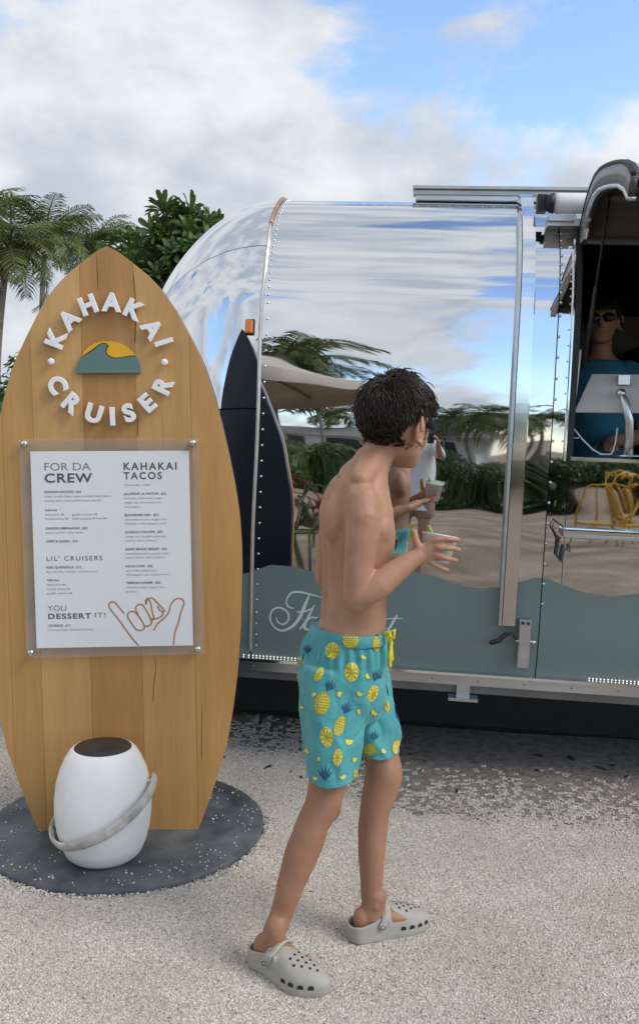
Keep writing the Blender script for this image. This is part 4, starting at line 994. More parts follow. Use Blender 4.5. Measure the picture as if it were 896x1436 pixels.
leg([(498, 930, 32), (512, 985, 30), (526, 1035, 26), (535, 1065, 26.5), (538, 1085, 28), (532, 1110, 26), (525, 1140, 24.5), (522, 1172, 24), (521, 1205, 21.5), (521, 1236, 18.8), (521, 1258, 18.2)], 2.57, FA.y+.0, CF)
mb.sphere(P(464, 1128, 2.41), (.030, .034, .05), n=12, m=8); mb.sphere(P(544, 1085, 2.545), (.034, .034, .05), n=12, m=8)
# feet, inside the clogs
for Mx, L_ in ((CN, LN), (CF, LF)):
    w = lambda x, y, z: Mx @ V((x, y, z))
    a1 = Mx.to_3x3() @ V((0, 1, 0)); u1 = V((0, 0, 1))
    mb.loft([(w(.022, 0, .052), a1*.020, u1*.018), (w(.05, 0, .06), a1*.028, u1*.030), (w(.09, 0, .062), a1*.031, u1*.036), (w(.13, 0, .055), a1*.034, u1*.028), (w(.18, 0, .045), a1*.036, u1*.016), (w(.22, 0, .042), a1*.03, u1*.010)], n=16)
    mb.sphere(w(.044, 0, .060), (.028, .027, .034), n=12, m=8)
    for sg in (-1, 1): mb.sphere(w(.072, .027*sg, .102), .0105, n=8, m=6)
body_me = remesh(mb, .0042, smooth=7, fac=.5)
ctr_x = P(500, 760, DB)
_nrm = [v.normal.copy() for v in body_me.vertices]; _z0, _z1 = P(500, 885, DB).z, P(510, 668, DB).z
for v in body_me.vertices:                       # spine furrow, ribs and small unevenness of the torso
    r_ = v.co-ctr_x; l_ = r_.dot(BL); f_ = r_.dot(BF)
    vn = _nrm[v.index]
    if _z0 < v.co.z < _z1 and abs(l_) < .13 and f_ < .02 and vn.dot(BF) < -.3:
        v.co += BF*(.0065*math.exp(-(l_/.014)**2))-BF*(.0025*math.exp(-((abs(l_)-.035)/.018)**2))
        v.co -= BF*.0016*math.exp(-(l_/.006)**2)*max(0, math.sin(v.co.z*2*math.pi/.026))
    v.co += vn*.0012*noise.noise(v.co*28)
body_me.update()
def boy_skin():
    m = skin_mat('tanned_skin', (.365, .188, .112), (.475, .268, .172)); nt = m.node_tree; n, l = nt.nodes, nt.links; b = n['Principled BSDF']
    src = b.inputs['Base Color'].links[0].from_socket
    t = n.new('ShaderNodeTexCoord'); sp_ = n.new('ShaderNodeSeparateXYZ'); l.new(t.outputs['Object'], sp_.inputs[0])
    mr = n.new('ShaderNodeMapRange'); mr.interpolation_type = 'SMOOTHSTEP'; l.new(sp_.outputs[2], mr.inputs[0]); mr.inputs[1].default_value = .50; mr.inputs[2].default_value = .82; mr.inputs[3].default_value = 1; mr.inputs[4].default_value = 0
    mx = n.new('ShaderNodeMix'); mx.data_type = 'RGBA'; mx.blend_type = 'MULTIPLY'; l.new(mr.outputs[0], mx.inputs[0]); l.new(src, mx.inputs[6]); mx.inputs[7].default_value = (.80, .76, .74, 1)   # legs darker than the body
    no = n.new('ShaderNodeTexNoise'); no.inputs['Scale'].default_value = 230; no.inputs['Detail'].default_value = 2; l.new(t.outputs['Object'], no.inputs['Vector'])
    fr = n.new('ShaderNodeValToRGB'); l.new(no.outputs[0], fr.inputs[0]); fr.color_ramp.elements[0].position = .66; fr.color_ramp.elements[0].color = (1, 1, 1, 1); fr.color_ramp.elements[1].position = .76; fr.color_ramp.elements[1].color = (.80, .70, .64, 1)
    m2 = n.new('ShaderNodeMix'); m2.data_type = 'RGBA'; m2.blend_type = 'MULTIPLY'; m2.inputs[0].default_value = .8; l.new(mx.outputs[2], m2.inputs[6]); l.new(fr.outputs[0], m2.inputs[7]); l.new(m2.outputs[2], b.inputs['Base Color'])
    nr = n.new('ShaderNodeTexNoise'); nr.inputs['Scale'].default_value = 14; l.new(t.outputs['Object'], nr.inputs['Vector']); r2 = n.new('ShaderNodeMapRange'); l.new(nr.outputs[0], r2.inputs[0]); r2.inputs[1].default_value = .3; r2.inputs[2].default_value = .7; r2.inputs[3].default_value = .38; r2.inputs[4].default_value = .62; l.new(r2.outputs[0], b.inputs['Roughness'])
    return m
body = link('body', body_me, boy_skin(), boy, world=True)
eyes(boy, HC, hF, hL, hU, HH)

# hair: a cap of many tapering, curling locks
M_HAIR = mat('dark_brown_hair', (.007, .0045, .0035), rough=.42, col2=(.048, .028, .018), vs=60, spec=.45)
def hair_cap(c, F, L, U, h, n, len_top, len_low, wid, seed, pad=.05, low_back=.16, curl=1.0, swirl=.5, tousle=.55):
    rr = random.Random(seed); mb = MB(); ctr = c+U*.62*h-F*.015*h; ax = (.44*h, .35*h, .40*h)
    def surf(d, k=1.0): return ctr+(F*(d.x*ax[0])+L*(d.y*ax[1])+U*(d.z*ax[2]))*k
    def inside(d):
        if d.x > .45: return d.z > .42
        if d.y > .60 and d.x > -.50: return d.z > -.42
        if d.y < -.60 and d.x > -.50: return d.z > .16
        return d.z > -.80+low_back
    # under-layer
    nn, mm = 40, 26; vs = []; ok = []
    for i in range(mm+1):
        th = math.pi*.995*(i+.01)/mm
        for k in range(nn):
            t = 2*math.pi*k/nn; d = V((math.sin(th)*math.cos(t), math.sin(th)*math.sin(t), math.cos(th))); inn = inside(d)
            vs.append(surf(d, 1+(pad*.55*max(.3, min(1, d.z+.7)) if inn else -.12)*1.0+(.09*noise.noise(d*3.6+V((seed, 0, 0)))*max(.2, d.z+.4) if inn else 0)))
    mb.add(vs, [(i*nn+k, (i+1)*nn+k, (i+1)*nn+(k+1) % nn, i*nn+(k+1) % nn) for i in range(mm) for k in range(nn)])
    crown = V((-.45, .1, .9)).normalized()
    cnt = 0
    while cnt < n:
        d = V((rr.gauss(0, 1), rr.gauss(0, 1), rr.gauss(0, 1))).normalized()
        if not inside(d): continue
        cnt += 1
        nrm = (F*(d.x/ax[0])+L*(d.y/ax[1])+U*(d.z/ax[2])).normalized()
        away = d-crown*d.dot(crown)
        if away.length < .05: away = V((1, 0, 0))
        away.normalize(); sw = d.cross(away)
        t3 = away+sw*swirl*rr.uniform(-.6, 1.0)
        tw = (F*t3.x+L*t3.y+U*t3.z); tw = (tw-nrm*tw.dot(nrm)).normalized()
        hh = max(0, min(1, (d.z+.35)/.9)); ln = (len_low+(len_top-len_low)*hh)*rr.uniform(.6, 1.25)
        lift = .15+.38*hh*rr.random(); w = wid*rr.uniform(.6, 1.2)
        p = surf(d, .985); pts = [p]; dirv = (tw+nrm*lift).normalized(); side = nrm.cross(tw); cu = rr.uniform(-1, 1)*curl
        clump = noise.noise_vector(d*3.1+V((seed*2, 0, 0)))
        dirv = (dirv+(F*clump.x+L*clump.y+U*clump.z*.6)*tousle*(.25+.75*hh)).normalized()
        shell_ = 1.02+pad*rr.uniform(.15, 1.25); mxs_ = shell_+(.10 if rr.random() < .72 else .22*max(.3, hh)); ph_ = rr.uniform(0, 6.28)+6*noise.noise(d*2.7)
        for k in range(6):
            wv_ = math.sin(ph_+k*1.5)*curl*.30
            dirv = (dirv+side*wv_-nrm*(.20*math.cos(ph_+k*1.5) if k > 0 else .0)-nrm*.06-U*(.06)).normalized(); p = p+dirv*ln/6
            q = p-ctr; e = V((q.dot(F)/ax[0], q.dot(L)/ax[1], q.dot(U)/ax[2])).length
            if e < shell_: p = ctr+q*(shell_/e)
            elif e > mxs_: p = ctr+q*(mxs_/e)
            pts.append(p.copy())
        mb.tube(pts, [w*.8, w, w, w*.9, w*.7, w*.45, w*.1], n=4, flat=.55, side=nrm, caps=False)
    return mb
hb = hair_cap(HC, hF, hL, hU, HH, 6500, .070, .020, .0021, 3, pad=.16, low_back=-.02, curl=2.0, swirl=1.1, tousle=.9)
link('hair', hb.mesh('hair', fix=False), M_HAIR, boy, world=True)

# swim shorts
mb = MB()
mb.loft([body_ring(488, 879, DB, 52, 1.45), body_ring(486, 895, DB, 55, 1.45), body_ring(482, 915, DB, 60, 1.4), body_ring(479, 945, DB, 63, 1.38), body_ring(480, 975, DB, 60, 1.35), body_ring(484, 1000, DB, 48, 1.3)], n=36)
def leg_ring(px, py, d, hx, hy): return (P(px, py, d), V((hx*d*PXM, 0, 0)), V((0, hy*d*PXM, .0)))
mb.loft([leg_ring(472, 930, 2.46, 50, 46), leg_ring(467, 975, 2.445, 50, 51), leg_ring(466, 1020, 2.428, 44.5, 48), leg_ring(465, 1050, 2.415, 40.5, 47), leg_ring(464.5, 1093, 2.40, 38, 46), (P(464, 1118, 2.392), V((37.5*2.392*PXM, 0, -.004)), V((0, .085, .002)))], n=32)
mb.loft([leg_ring(502, 930, 2.57, 40, 44), leg_ring(512, 970, 2.565, 38, 46), leg_ring(521, 1010, 2.55, 35, 46), leg_ring(528, 1056, 2.53, 29.5, 41), (P(533, 1082, 2.525), V((29*2.525*PXM, 0, .006)), V((0, .080, .002)))], n=32)
sh_me = remesh(mb, .0048, smooth=7, fac=.5)
hipc = P(478, 950, DB)
_sn = [v.normal.copy() for v in sh_me.vertices]; _top = P(488, 880, DB).z
for v in sh_me.vertices:
    co = v.co.copy(); r_ = co-hipc; ang = math.atan2(r_.y, r_.x); z = co.z; top = _top
    dn = top-z
    g = .0045*math.exp(-((dn-.055)/.035)**2)*math.sin(ang*34)*(1 if dn > .028 else .2)       # gathers under the elastic
    g += .0075*noise.noise(V((ang*2.2, z*4.2, 1.0)))+.005*noise.noise(V((ang*4+z*8, z*9, 5.0)))*min(1, dn/.08)
    g += .005*math.sin(ang*7+z*11+1.5)*min(1, max(0, dn-.06)/.12)
    rid = 1-abs(noise.noise(V((ang*1.6+z*3.0, z*5.5-ang*.7, 9.0))))*3.2; g += .006*max(0, rid)**2*min(1, max(0, dn-.04)/.1)     # creases
    rid = 1-abs(noise.noise(V((ang*2.4-z*6.0, z*7+ang, 3.0))))*4; g -= .004*max(0, rid)**2*min(1, max(0, dn-.08)/.1)
    n_ = _sn[v.index]; v.co = co+V((n_.x, n_.y, n_.z*.3))*g
sh_me.update()
_bm = bmesh.new(); _bm.from_mesh(sh_me)            # cut the two hems clean and leave the legs open
for (ax_, ay_, hz, nrm_, other) in ((P(465, 1093, 2.40).x, 2.40, P(465, 1086, 2.40).z, V((.10, .05, -1)), (P(528, 1056, 2.53).x, 2.53)), (P(528, 1056, 2.53).x, 2.53, P(528, 1050, 2.53).z, V((-.10, .05, -1)), (P(465, 1093, 2.40).x, 2.40))):
    def mine(c_): return c_.z < hz+.06 and (c_.x-ax_)**2+(c_.y-ay_)**2 < (c_.x-other[0])**2+(c_.y-other[1])**2
    fs_ = [f for f in _bm.faces if mine(f.calc_center_median())]
    gm = list(set(v for f in fs_ for v in f.verts))+list(set(e for f in fs_ for e in f.edges))+fs_
    bmesh.ops.bisect_plane(_bm, geom=gm, plane_co=V((ax_, ay_, hz)), plane_no=nrm_.normalized(), clear_outer=True)
_bm.to_mesh(sh_me); _bm.free(); sh_me.update()
M_SHORT = mat('turquoise_cloth', (.062, .285, .300), rough=.75, col2=(.092, .36, .37), vs=9, bump=.25, bs=34, sheen=.15, spec=.25)
shorts = link('swim_shorts', sh_me, M_SHORT, boy, world=True)
_so = shorts.modifiers.new('cloth', 'SOLIDIFY'); _so.thickness = .003; _so.offset = -1
shorts['label'] = 'turquoise swim shorts printed with yellow pineapples and lemon slices'
wb = body_ring(488, 879, DB, 52.6, 1.45); mb = MB()
ring = lambda py, h: body_ring(489-(py-879)*.1, py, DB, h, 1.45)
mb.loft([ring(884, 47), ring(878, 50), ring(877, 52.5), ring(879, 54), ring(889, 56), ring(892, 55.5)], n=60, caps=False)
for i, v in enumerate(mb.v): pass
wb_me = mb.mesh('waistband'); link('waistband', wb_me, M_SHORT, shorts, world=True)
# printed motifs follow the cloth
sh_bvh = bvh([sh_me, wb_me])
M_YEL = mat('lemon_print', (.72, .60, .06), rough=.75, var=.12, vs=60); M_YEL2 = mat('pale_lemon_print', (.78, .72, .30), rough=.75, var=.08); M_OLV = mat('olive_print', (.30, .30, .04), rough=.75, col2=(.46, .38, .06), vs=90); M_PALE = mat('pale_rind_print', (.62, .62, .22), rough=.75, var=.1); M_OCH = mat('pineapple_print', (.55, .38, .03), rough=.75, col2=(.80, .66, .16), vs=160); M_BLU = mat('leaf_print', (.012, .085, .15), rough=.75, var=.2, vs=40)
def decal(polys, m, off=.0016, frm='cam', name='print'):
    """polys: lists of photo pixels filled as fans of small triangles laid on the cloth"""
    mb = MB()
    for poly in polys:
        def cast(x, y):
            d = ray(x, y).normalized(); h = sh_bvh.ray_cast(CAM, d, 3.2)
            return None if h[0] is None else h[0]+h[1]*off
        n = len(poly); cx = sum(p[0] for p in poly)/n; cy = sum(p[1] for p in poly)/n; vs = []; K = 3
        pts = [cast(cx, cy)]
        for k in range(1, K+1):
            for x, y in poly: pts.append(cast(cx+(x-cx)*k/K, cy+(y-cy)*k/K))
        if pts[0] is None: continue
        fs = []
        for i in range(n):
            j = (i+1) % n; fs.append((0, 1+i, 1+j))
            for k in range(K-1): fs.append((1+k*n+i, 1+(k+1)*n+i, 1+(k+1)*n+j, 1+k*n+j))
        good = [f for f in fs if all(pts[i] is not None for i in f) and max((pts[f[0]]-pts[i]).length for i in f) < .03]
        idx = sorted(set(i for f in good for i in f)); mp_ = {a: b for b, a in enumerate(idx)}
        mb.add([pts[i] for i in idx], [tuple(mp_[i] for i in f) for f in good])
    if mb.f: link(name, mb.mesh(name, fix=False), m, shorts, world=True)
def zs2(x, y): return 400+x/4.978, 860+y/4.976
def ell(cx, cy, rx, ry, rot=0, n=16, a0=0, a1=360):
    out = []
    for i in range(n):
        t = R(a0+(a1-a0)*i/n); x, y = rx*math.cos(t), ry*math.sin(t); c_, s_ = math.cos(R(rot)), math.sin(R(rot)); out.append(zs2(cx+x*c_-y*s_, cy+x*s_+y*c_))
    return out
def lemon(cx, cy, rx, ry, rot=0):
    decal([ell(cx, cy, rx, ry, rot)], M_PALE, .0011)
    decal([ell(cx, cy, rx*.90, ry*.90, rot)], M_OLV, .0018)
    seg = []
    for k in range(9):
        a = k*40+8; c_ = [(0.16, a+20), (.80, a+6), (.88, a+20), (.80, a+34)]
        seg.append([zs2(cx+rx*r_*math.cos(R(t))*math.cos(R(rot))-ry*r_*math.sin(R(t))*math.sin(R(rot)), cy+rx*r_*math.cos(R(t))*math.sin(R(rot))+ry*r_*math.sin(R(t))*math.cos(R(rot))) for r_, t in c_])
    decal(seg, M_YEL, .0026)
def pine(cx, cy, rx, ry, rot, lx, ly, la, ll):
    decal([ell(cx, cy, rx, ry, rot)], M_OLV, .0013)
    dots = []; c_, s_ = math.cos(R(rot)), math.sin(R(rot))
    for i in range(-4, 5):
        for j in range(-4, 5):
            u, v = (i+.5*(j % 2))*.30, j*.24
            if u*u+v*v < .72:
                x, y = u*rx, v*ry; dots.append([zs2(cx+(x+dx_)*c_-(y+dy_)*s_, cy+(x+dx_)*s_+(y+dy_)*c_) for dx_, dy_ in ((-.13*rx, 0), (0, -.11*ry), (.13*rx, 0), (0, .11*ry))])
    decal(dots, M_YEL, .0022)
    lv = []
    for k in range(5):
        a = R(la+(k-2)*17); l_ = ll*(1-.12*abs(k-2)); x1, y1 = lx+l_*math.cos(a), ly-l_*math.sin(a); mx_, my_ = (lx+x1)/2, (ly+y1)/2; w = 7
        lv.append([zs2(lx, ly), zs2(mx_-w*math.sin(a), my_-w*math.cos(a)), zs2(x1, y1), zs2(mx_+w*math.sin(a), my_+w*math.cos(a))])
    decal(lv, M_BLU, .0016)
def wedge(cx, cy, r_, rot): decal([[zs2(cx+r_*math.cos(R(rot+t)), cy+r_*math.sin(R(rot+t))) for t in (0, 60, 130, 180, 230)]], M_YEL, .0018)
for a in ((330, 262, 50, 60, 10), (463, 410, 52, 68, 5), (288, 865, 45, 72, -8), (365, 1005, 34, 62, 8), (236, 425, 26, 52, 28), (608, 560, 34, 62, 24), (105, 340, 30, 34, 0), (708, 650, 18, 40, 0), (490, 1135, 18, 45, 0)): lemon(*a)
pine(258, 630, 54, 82, 10, 290, 540, 60, 95); pine(378, 785, 38, 76, 18, 410, 700, 66, 95); pine(456, 185, 58, 62, 0, 452, 128, 90, 25); pine(590, 948, 48, 44, 0, 615, 890, 80, 80); pine(632, 215, 26, 55, 0, 640, 160, 90, 20)
pine(275, 1290, 40, 60, 5, 275, 1170, 85, 130); pine(660, 500, 1, 1, 0, 625, 470, 70, 95); pine(160, 300, 1, 1, 0, 150, 280, 80, 70)
for cx, cy, r_, rot in ((545, 305, 18, 0), (575, 438, 20, 40), (520, 560, 20, 10), (515, 685, 18, 60), (620, 690, 24, 20), (443, 893, 28, -20), (380, 565, 20, 90), (205, 570, 18, 120), (120, 655, 14, 0), (155, 960, 20, 30), (240, 1015, 14, 60), (215, 1150, 18, 0), (400, 1140, 20, 300), (482, 1022, 18, 90), (685, 960, 18, 20), (765, 960, 10, 0), (100, 560, 14, 40)): wedge(cx, cy, r_, rot)
# the same print goes on round the hidden side
rr = random.Random(5)
mbs = {M_OCH: MB(), M_BLU: MB()}
for k in range(34):
    a = R(rr.uniform(-10, 190)); z = rr.uniform(hipc.z-.27, hipc.z+.10); src = V((hipc.x+.5*math.cos(a), hipc.y+.5*math.sin(a), z)); dirr = (V((hipc.x, hipc.y, z))-src).normalized(); side = dirr.cross(V((0, 0, 1)))
    m = M_OCH if k % 3 else M_BLU; rx, ry = (.016, .02) if m is M_OCH else (.005, .024); pts = []
    for (kr, i) in [(0, 0)]+[(1, i) for i in range(12)]:
        t = 2*math.pi*i/12; h = sh_bvh.ray_cast(src+side*rx*math.cos(t)*kr+V((0, 0, 1))*ry*math.sin(t)*kr, dirr, 1.0); pts.append(None if h[0] is None else h[0]+h[1]*.002)
    if all(p is not None for p in pts): mbs[m].add(pts, [(0, 1+i, 1+(i+1) % 12) for i in range(12)])
for m, b_ in mbs.items(): link('print', b_.mesh('print', fix=False), m, shorts, world=True)
# yellow draw cord
mb = MB(); q = P(540, 888, DB-.10)
mb.tube([q, q+V((.012, -.01, .004)), q+V((.016, -.014, -.02)), q+V((.012, -.016, -.055)), q+V((.014, -.014, -.085))], .0045, n=7, round_ends=True)
mb.tube([q+V((.005, -.004, 0)), q+V((.024, -.012, .012)), q+V((.022, -.016, -.012)), q+V((.012, -.014, -.004))], .004, n=7, round_ends=True)
mb.tube([q, q+V((.016, -.004, -.03)), q+V((.02, -.006, -.07))], .004, n=7, round_ends=True)
link('draw_cord', mb.mesh('draw_cord'), mat('yellow_cord', (.75, .66, .02), rough=.7, var=.1, vs=80), shorts, world=True)

# clogs
M_CLOG = mat('grey_foam', (.36, .34, .295), rough=.62, var=.05, vs=14, bump=.04, bs=60, spec=.3)
M_CLOGD = mat('clog_dark', (.02, .018, .017), rough=.9, var=.2)
M_STRAP = mat('grey_foam_strap', (.385, .365, .32), rough=.6, var=.06, vs=14)
def clog(Mx, L_, flip):
    hwid = lambda u: .036+.0015*u+.0135*math.exp(-((u-.70)/.26)**2)
    def width(u):
        w = hwid(u)
        if u < .12: w *= math.sqrt(max(.0, 1-((.12-u)/.12)**2))*.999+.001
        if u > .72: w *= math.sqrt(max(.0, 1-((u-.72)/.28)**2))*.999+.001
        return w
    bend = lambda u: flip*.010*math.sin(math.pi*min(1, max(0, u-.25)/.75))       # slight banana shape
    def loc(u, y, z): return V((u*L_, y+bend(u), z))
    mb = MB()
    us = [.0, .008, .03, .07, .12, .2, .3, .4, .5, .6, .7, .78, .86, .92, .96, .985, 1.0]
    toe_spring = lambda u: .010*max(0, (u-.7)/.3)**2+.005*max(0, (.12-u)/.12)
    rings = []
    for u in us:                                              # sole
        w = width(u)*1.02; z0, z1 = toe_spring(u), .030+toe_spring(u)*.5
        rings.append((loc(u, 0, (z0+z1)/2), V((0, w, 0)), V((0, 0, (z1-z0)/2))))
    mb.loft(rings, n=24, e=4.5)
    rings = []
    for u in [.30, .36, .46, .54, .62, .70, .78, .86, .92, .96, .985]:
        w = width(u)*1.0; t = (u-.30)/.70
        h = .096*(1-t)**.9+.052*(1-(1-t)**.9); h = .026+(h-.026)*math.sqrt(max(.02, 1-max(0, (u-.80)/.20)**2.2))
        rings.append((loc(u, 0, .020), V((0, w, 0)), V((0, 0, h-.020))))
    mb.loft(rings, n=28, e=2.5)
    # open heel: low wall
    prev = None; vs = []; N_ = 40
    arc = []
    for i in range(N_+1):
        t = -1+2*i/N_; u = .46*(abs(t)**1.7); sg = 1 if t > 0 else -1
        w = width(max(u, .0005))*sg if abs(t) > .02 else 0
        arc.append((u, w))
    for u, w in arc:
        ht = .052+.026*(u/.46)**1.5; cdir = V((u-.2, w*4, 0)).normalized() if True else 0
        p = loc(u, w, .018); inn = loc(u+.03*(1 if u < .1 else 0), w*.80, .018)
        vs += [p, V((p.x, p.y, ht)), V((inn.x, inn.y, ht)), inn]
    mb.add(vs, [(i*4+k, i*4+(k+1) % 4, (i+1)*4+(k+1) % 4, (i+1)*4+k) for i in range(N_) for k in range(4)]+[(0, 1, 2, 3), (N_*4+3, N_*4+2, N_*4+1, N_*4)])
    me = remesh(mb, .0035, smooth=5)
    tree = bvh([me])
    me.transform(Mx); ob = link('clog', me, M_CLOG, boy, world=True)
    # vents on top and sides: dark flat pieces painting the shade of holes
    vents = []
    for u, y in ((.60, 0), (.60, .018), (.60, -.018), (.67, .009), (.67, -.009), (.67, .027), (.67, -.027), (.74, 0), (.74, .018), (.74, -.018), (.81, .009), (.81, -.009), (.87, 0)):
        h = tree.ray_cast(loc(u, y, .2), V((0, 0, -1)))
        if h[0] is not None: mh = MB(); vents.append(mh); mh.lathe([(.0042, .0), (.0036, .0012), (.0001, .0013)], Mx @ (h[0]-h[1]*.0003), n=10, M3=Mx.to_3x3() @ h[1].to_track_quat('Z', 'Y').to_matrix())
    for u in (.60, .70, .80, .89):
        for sg in (-1, 1):
            h = tree.ray_cast(loc(u, .2*sg, .031), V((0, -sg, 0)))
            if h[0] is not None:
                mh = MB(); vents.append(mh); nn = h[1]; tx = V((0, 0, 1)).cross(nn).normalized(); up = nn.cross(tx); c = h[0]+nn*.0009
                mh.add([Mx @ (c+tx*a+up*b) for a, b in ((-.0085, -.005), (.0085, -.005), (.0065, .0035), (.003, .0055), (-.003, .0055), (-.0065, .0035))], [(0, 1, 2, 3, 4, 5)], False)
    for mh in vents: link('vent', mh.mesh('vent', fix=False), M_CLOGD, ob, world=True)
    # strap swung forward over the instep
    pts = []
    for i in range(25):
        t = math.pi*i/24; y = .052*math.cos(t); z = .046+.058*math.sin(t)**.8; u = .34+.08*math.sin(t)
        h = tree.ray_cast(loc(u, 0, z)+V((0, y*2.2, .02)), (loc(u, 0, .04)-(loc(u, 0, z)+V((0, y*2.2, .02)))).normalized())
        p = loc(u, y, z)
        if h[0] is not None: p = h[0]+h[1]*.0035
        pts.append(Mx @ p)
    mb = MB(); mb.tube(pts, .0125, n=8, flat=.34, side=Mx.to_3x3() @ V((1, 0, .4)), round_ends=True); link('strap', mb.mesh('strap'), M_STRAP, ob, world=True)
    for i, sg in ((0, 1), (24, -1)):
        c = pts[i]; m3 = Mx.to_3x3() @ V((0, sg, .1)).to_track_quat('Z', 'Y').to_matrix(); mb = MB(); mb.lathe([(.0085, 0), (.0085, .0045), (.0065, .006), (.001, .0062)], c, n=14, M3=m3); rv = link('rivet', mb.mesh('rivet'), M_STRAP, ob, world=True)
        mb = MB(); mb.lathe([(.0045, .0058), (.0055, .0066), (.0065, .0066), (.0066, .0058)], c, n=14, M3=m3); link('rivet_ring', mb.mesh('rivet_ring'), M_CLOGD, rv, world=True)
    return ob
clog(CN, LN, -1)['label'] = 'grey clog on the trailing foot'
clog(CF, LF, 1)['label'] = 'grey clog on the leading foot'

# ---- cup in the boy's hands
cu = P(617, 751, 2.435); ctilt = Matrix.Rotation(R(9), 3, 'Y') @ Matrix.Rotation(R(-6), 3, 'X')
cup = empty('drink_cup', T(cu+ctilt @ V((0, 0, -.07))), 'small white cup of green drink held in front of the boy', 'cup')
mb = MB(); mb.lathe([(.033, -.070), (.035, -.068), (.046, -.002), (.049, .0), (.049, .003), (.0455, .003), (.0445, -.004), (.034, -.064), (.001, -.064)], cu, n=32, M3=ctilt); link('cup_body', mb.mesh('cup_body'), mat('white_cup', (.78, .80, .76), rough=.4, var=.03, trans=.15), cup, world=True)
mb = MB(); mb.lathe([(.0435, -.010), (.044, -.003), (.030, .002), (.012, .004), (.001, .004)], cu, n=28, M3=ctilt); link('green_drink', mb.mesh('green_drink'), mat('lime_slush', (.30, .46, .16), rough=.4, col2=(.55, .68, .36), vs=60, bump=.4, bs=60), cup, world=True)
mb = MB(); mb.lathe([(.020, -.003), (.020, .003), (.001, .003)], cu+V((-.026, -.012, .010)), n=18, M3=Matrix.Rotation(R(70), 3, 'Y')); link('lime_slice', mb.mesh('lime_slice'), mat('lime_peel', (.24, .42, .07), rough=.5, var=.2, vs=50), cup, world=True)

# ---- the seller inside and the photographer: shared figure builder
def figure(mb, hip, F, height, lean=0.0, head_turn=0.0, arms=None, legs=None, stop=None, hscale=.132):
    """adds a clothed-size body; hip = point between the hip joints. returns key points"""
    F = V((F[0], F[1], 0)).normalized(); U = V((0, 0, 1)); L = U.cross(F); k = height/1.7
    def q(f, l, u): return hip+(F*f+L*l+U*u)*k+F*(lean*u*k)
    mb.loft([(q(0, 0, -.08), F*.09*k, L*.14*k), (q(0, 0, .0), F*.115*k, L*.165*k), (q(.0, 0, .12), F*.105*k, L*.145*k), (q(.01, 0, .25), F*.105*k, L*.15*k), (q(.01, 0, .38), F*.115*k, L*.165*k), (q(.0, 0, .47), F*.095*k, L*.165*k), (q(-.01, 0, .53), F*.065*k, L*.10*k), (q(0, 0, .58), F*.05*k, L*.055*k)], n=24)
    mb.loft([(q(-.005, 0, .53), F*.055*k, L*.058*k), (q(.01, 0, .60), F*.052*k, L*.052*k), (q(.02, 0, .66), F*.054*k, L*.053*k)], n=16)
    out = dict(q=q, F=F, L=L, U=U, k=k)
    HFd = Matrix.Rotation(head_turn, 3, 'Z') @ F; h = hscale*height; c = q(.02, 0, .625)
    out['head'] = (c,)+head(mb, c, HFd, U, h)+(h,)
    return out
def limb(mb, pts, rad): mb.tube(pts, rad, n=14, round_ends=True)

# seller
sd_ = TM @ V((S_W0+.17, .78, 0))
SH = P(842, 478, sd_.y+.05)                      # chin
sf = V((-.42, -.9, 0)).normalized()
hipS = V((SH.x, SH.y, SH.z-.63))
seller = empty('person', T((hipS.x, hipS.y, .53)), 'seller in a blue shirt and sunglasses leaning on the counter inside the trailer', 'person')
mb = MB(); K = figure(mb, hipS, sf, 1.68, head_turn=.15); q, k = K['q'], K['k']
for sg in (-1, 1):
    sh_ = q(0, .175*sg, .47); el = q(.06, .23*sg, .19); wr_ = q(.33, .10*sg, .165)
    limb(mb, [q(0, .12*sg, .49), sh_, sh_.lerp(el, .5), el], [.05, .055, .045, .038]); limb(mb, [el, el.lerp(wr_, .35), wr_], [.037, .038, .026])
    hand(mb, wr_, sf+V((.25*sg, 0, -.1)), V((0, 0, -1)), K['L']*-sg, curl=.35)
    limb(mb, [q(0, .09*sg, -.02), q(.0, .10*sg, -.42), q(0, .10*sg, -.78)], [.085, .06, .042]); limb(mb, [q(-.03, .10*sg, -.80), q(.14, .11*sg, -.82)], [.04, .034])
link('body', remesh(mb, .007, 6), skin_mat('dark_tan_skin', (.30, .155, .10), (.38, .20, .13)), seller, world=True)
mb = MB(); k_ = K['k']
mb.loft([(q(0, 0, -.14), sf*.13, K['L']*.18), (q(0, 0, .12), sf*.12, K['L']*.165), (q(.01, 0, .38), sf*.13, K['L']*.18), (q(0, 0, .48), sf*.105, K['L']*.18), (q(0, 0, .545), sf*.075, K['L']*.10)], n=26)
for sg in (-1, 1):
    sh_ = q(0, .175*sg, .47); el = q(.06, .23*sg, .19); limb(mb, [q(0, .12*sg, .485), sh_, sh_.lerp(el, .62)], [.065, .07, .062])
link('shirt', remesh(mb, .008, 5), mat('blue_shirt', (.03, .165, .27), rough=.8, var=.15, vs=12, bump=.2, bs=14), seller, world=True)
mb = MB()
for sg in (-1, 1): limb(mb, [q(0, .09*sg, .0), q(.0, .10*sg, -.42), q(0, .10*sg, -.76)], [.12, .085, .07])
link('trousers', remesh(mb, .01, 4), mat('dark_trousers', (.02, .02, .025), rough=.8, var=.2), seller, world=True)
c, hf, hl, hu, h = K['head']
link('hair', hair_cap(c, hf, hl, hu, h, 700, .05, .02, .005, 9).mesh('hair', fix=False), M_HAIR, seller, world=True)
mb = MB()
for sg in (-1, 1): mb.sphere(c+hu*.49*h+hf*.44*h+hl*.145*h*sg, (.135*h, .045*h, .10*h), M3=Matrix((hl, hf, hu)).transposed(), n=14, m=8)
mb.tube([c+hu*.51*h+hf*.43*h-hl*.06*h, c+hu*.51*h+hf*.43*h+hl*.06*h], .012*h, n=6)
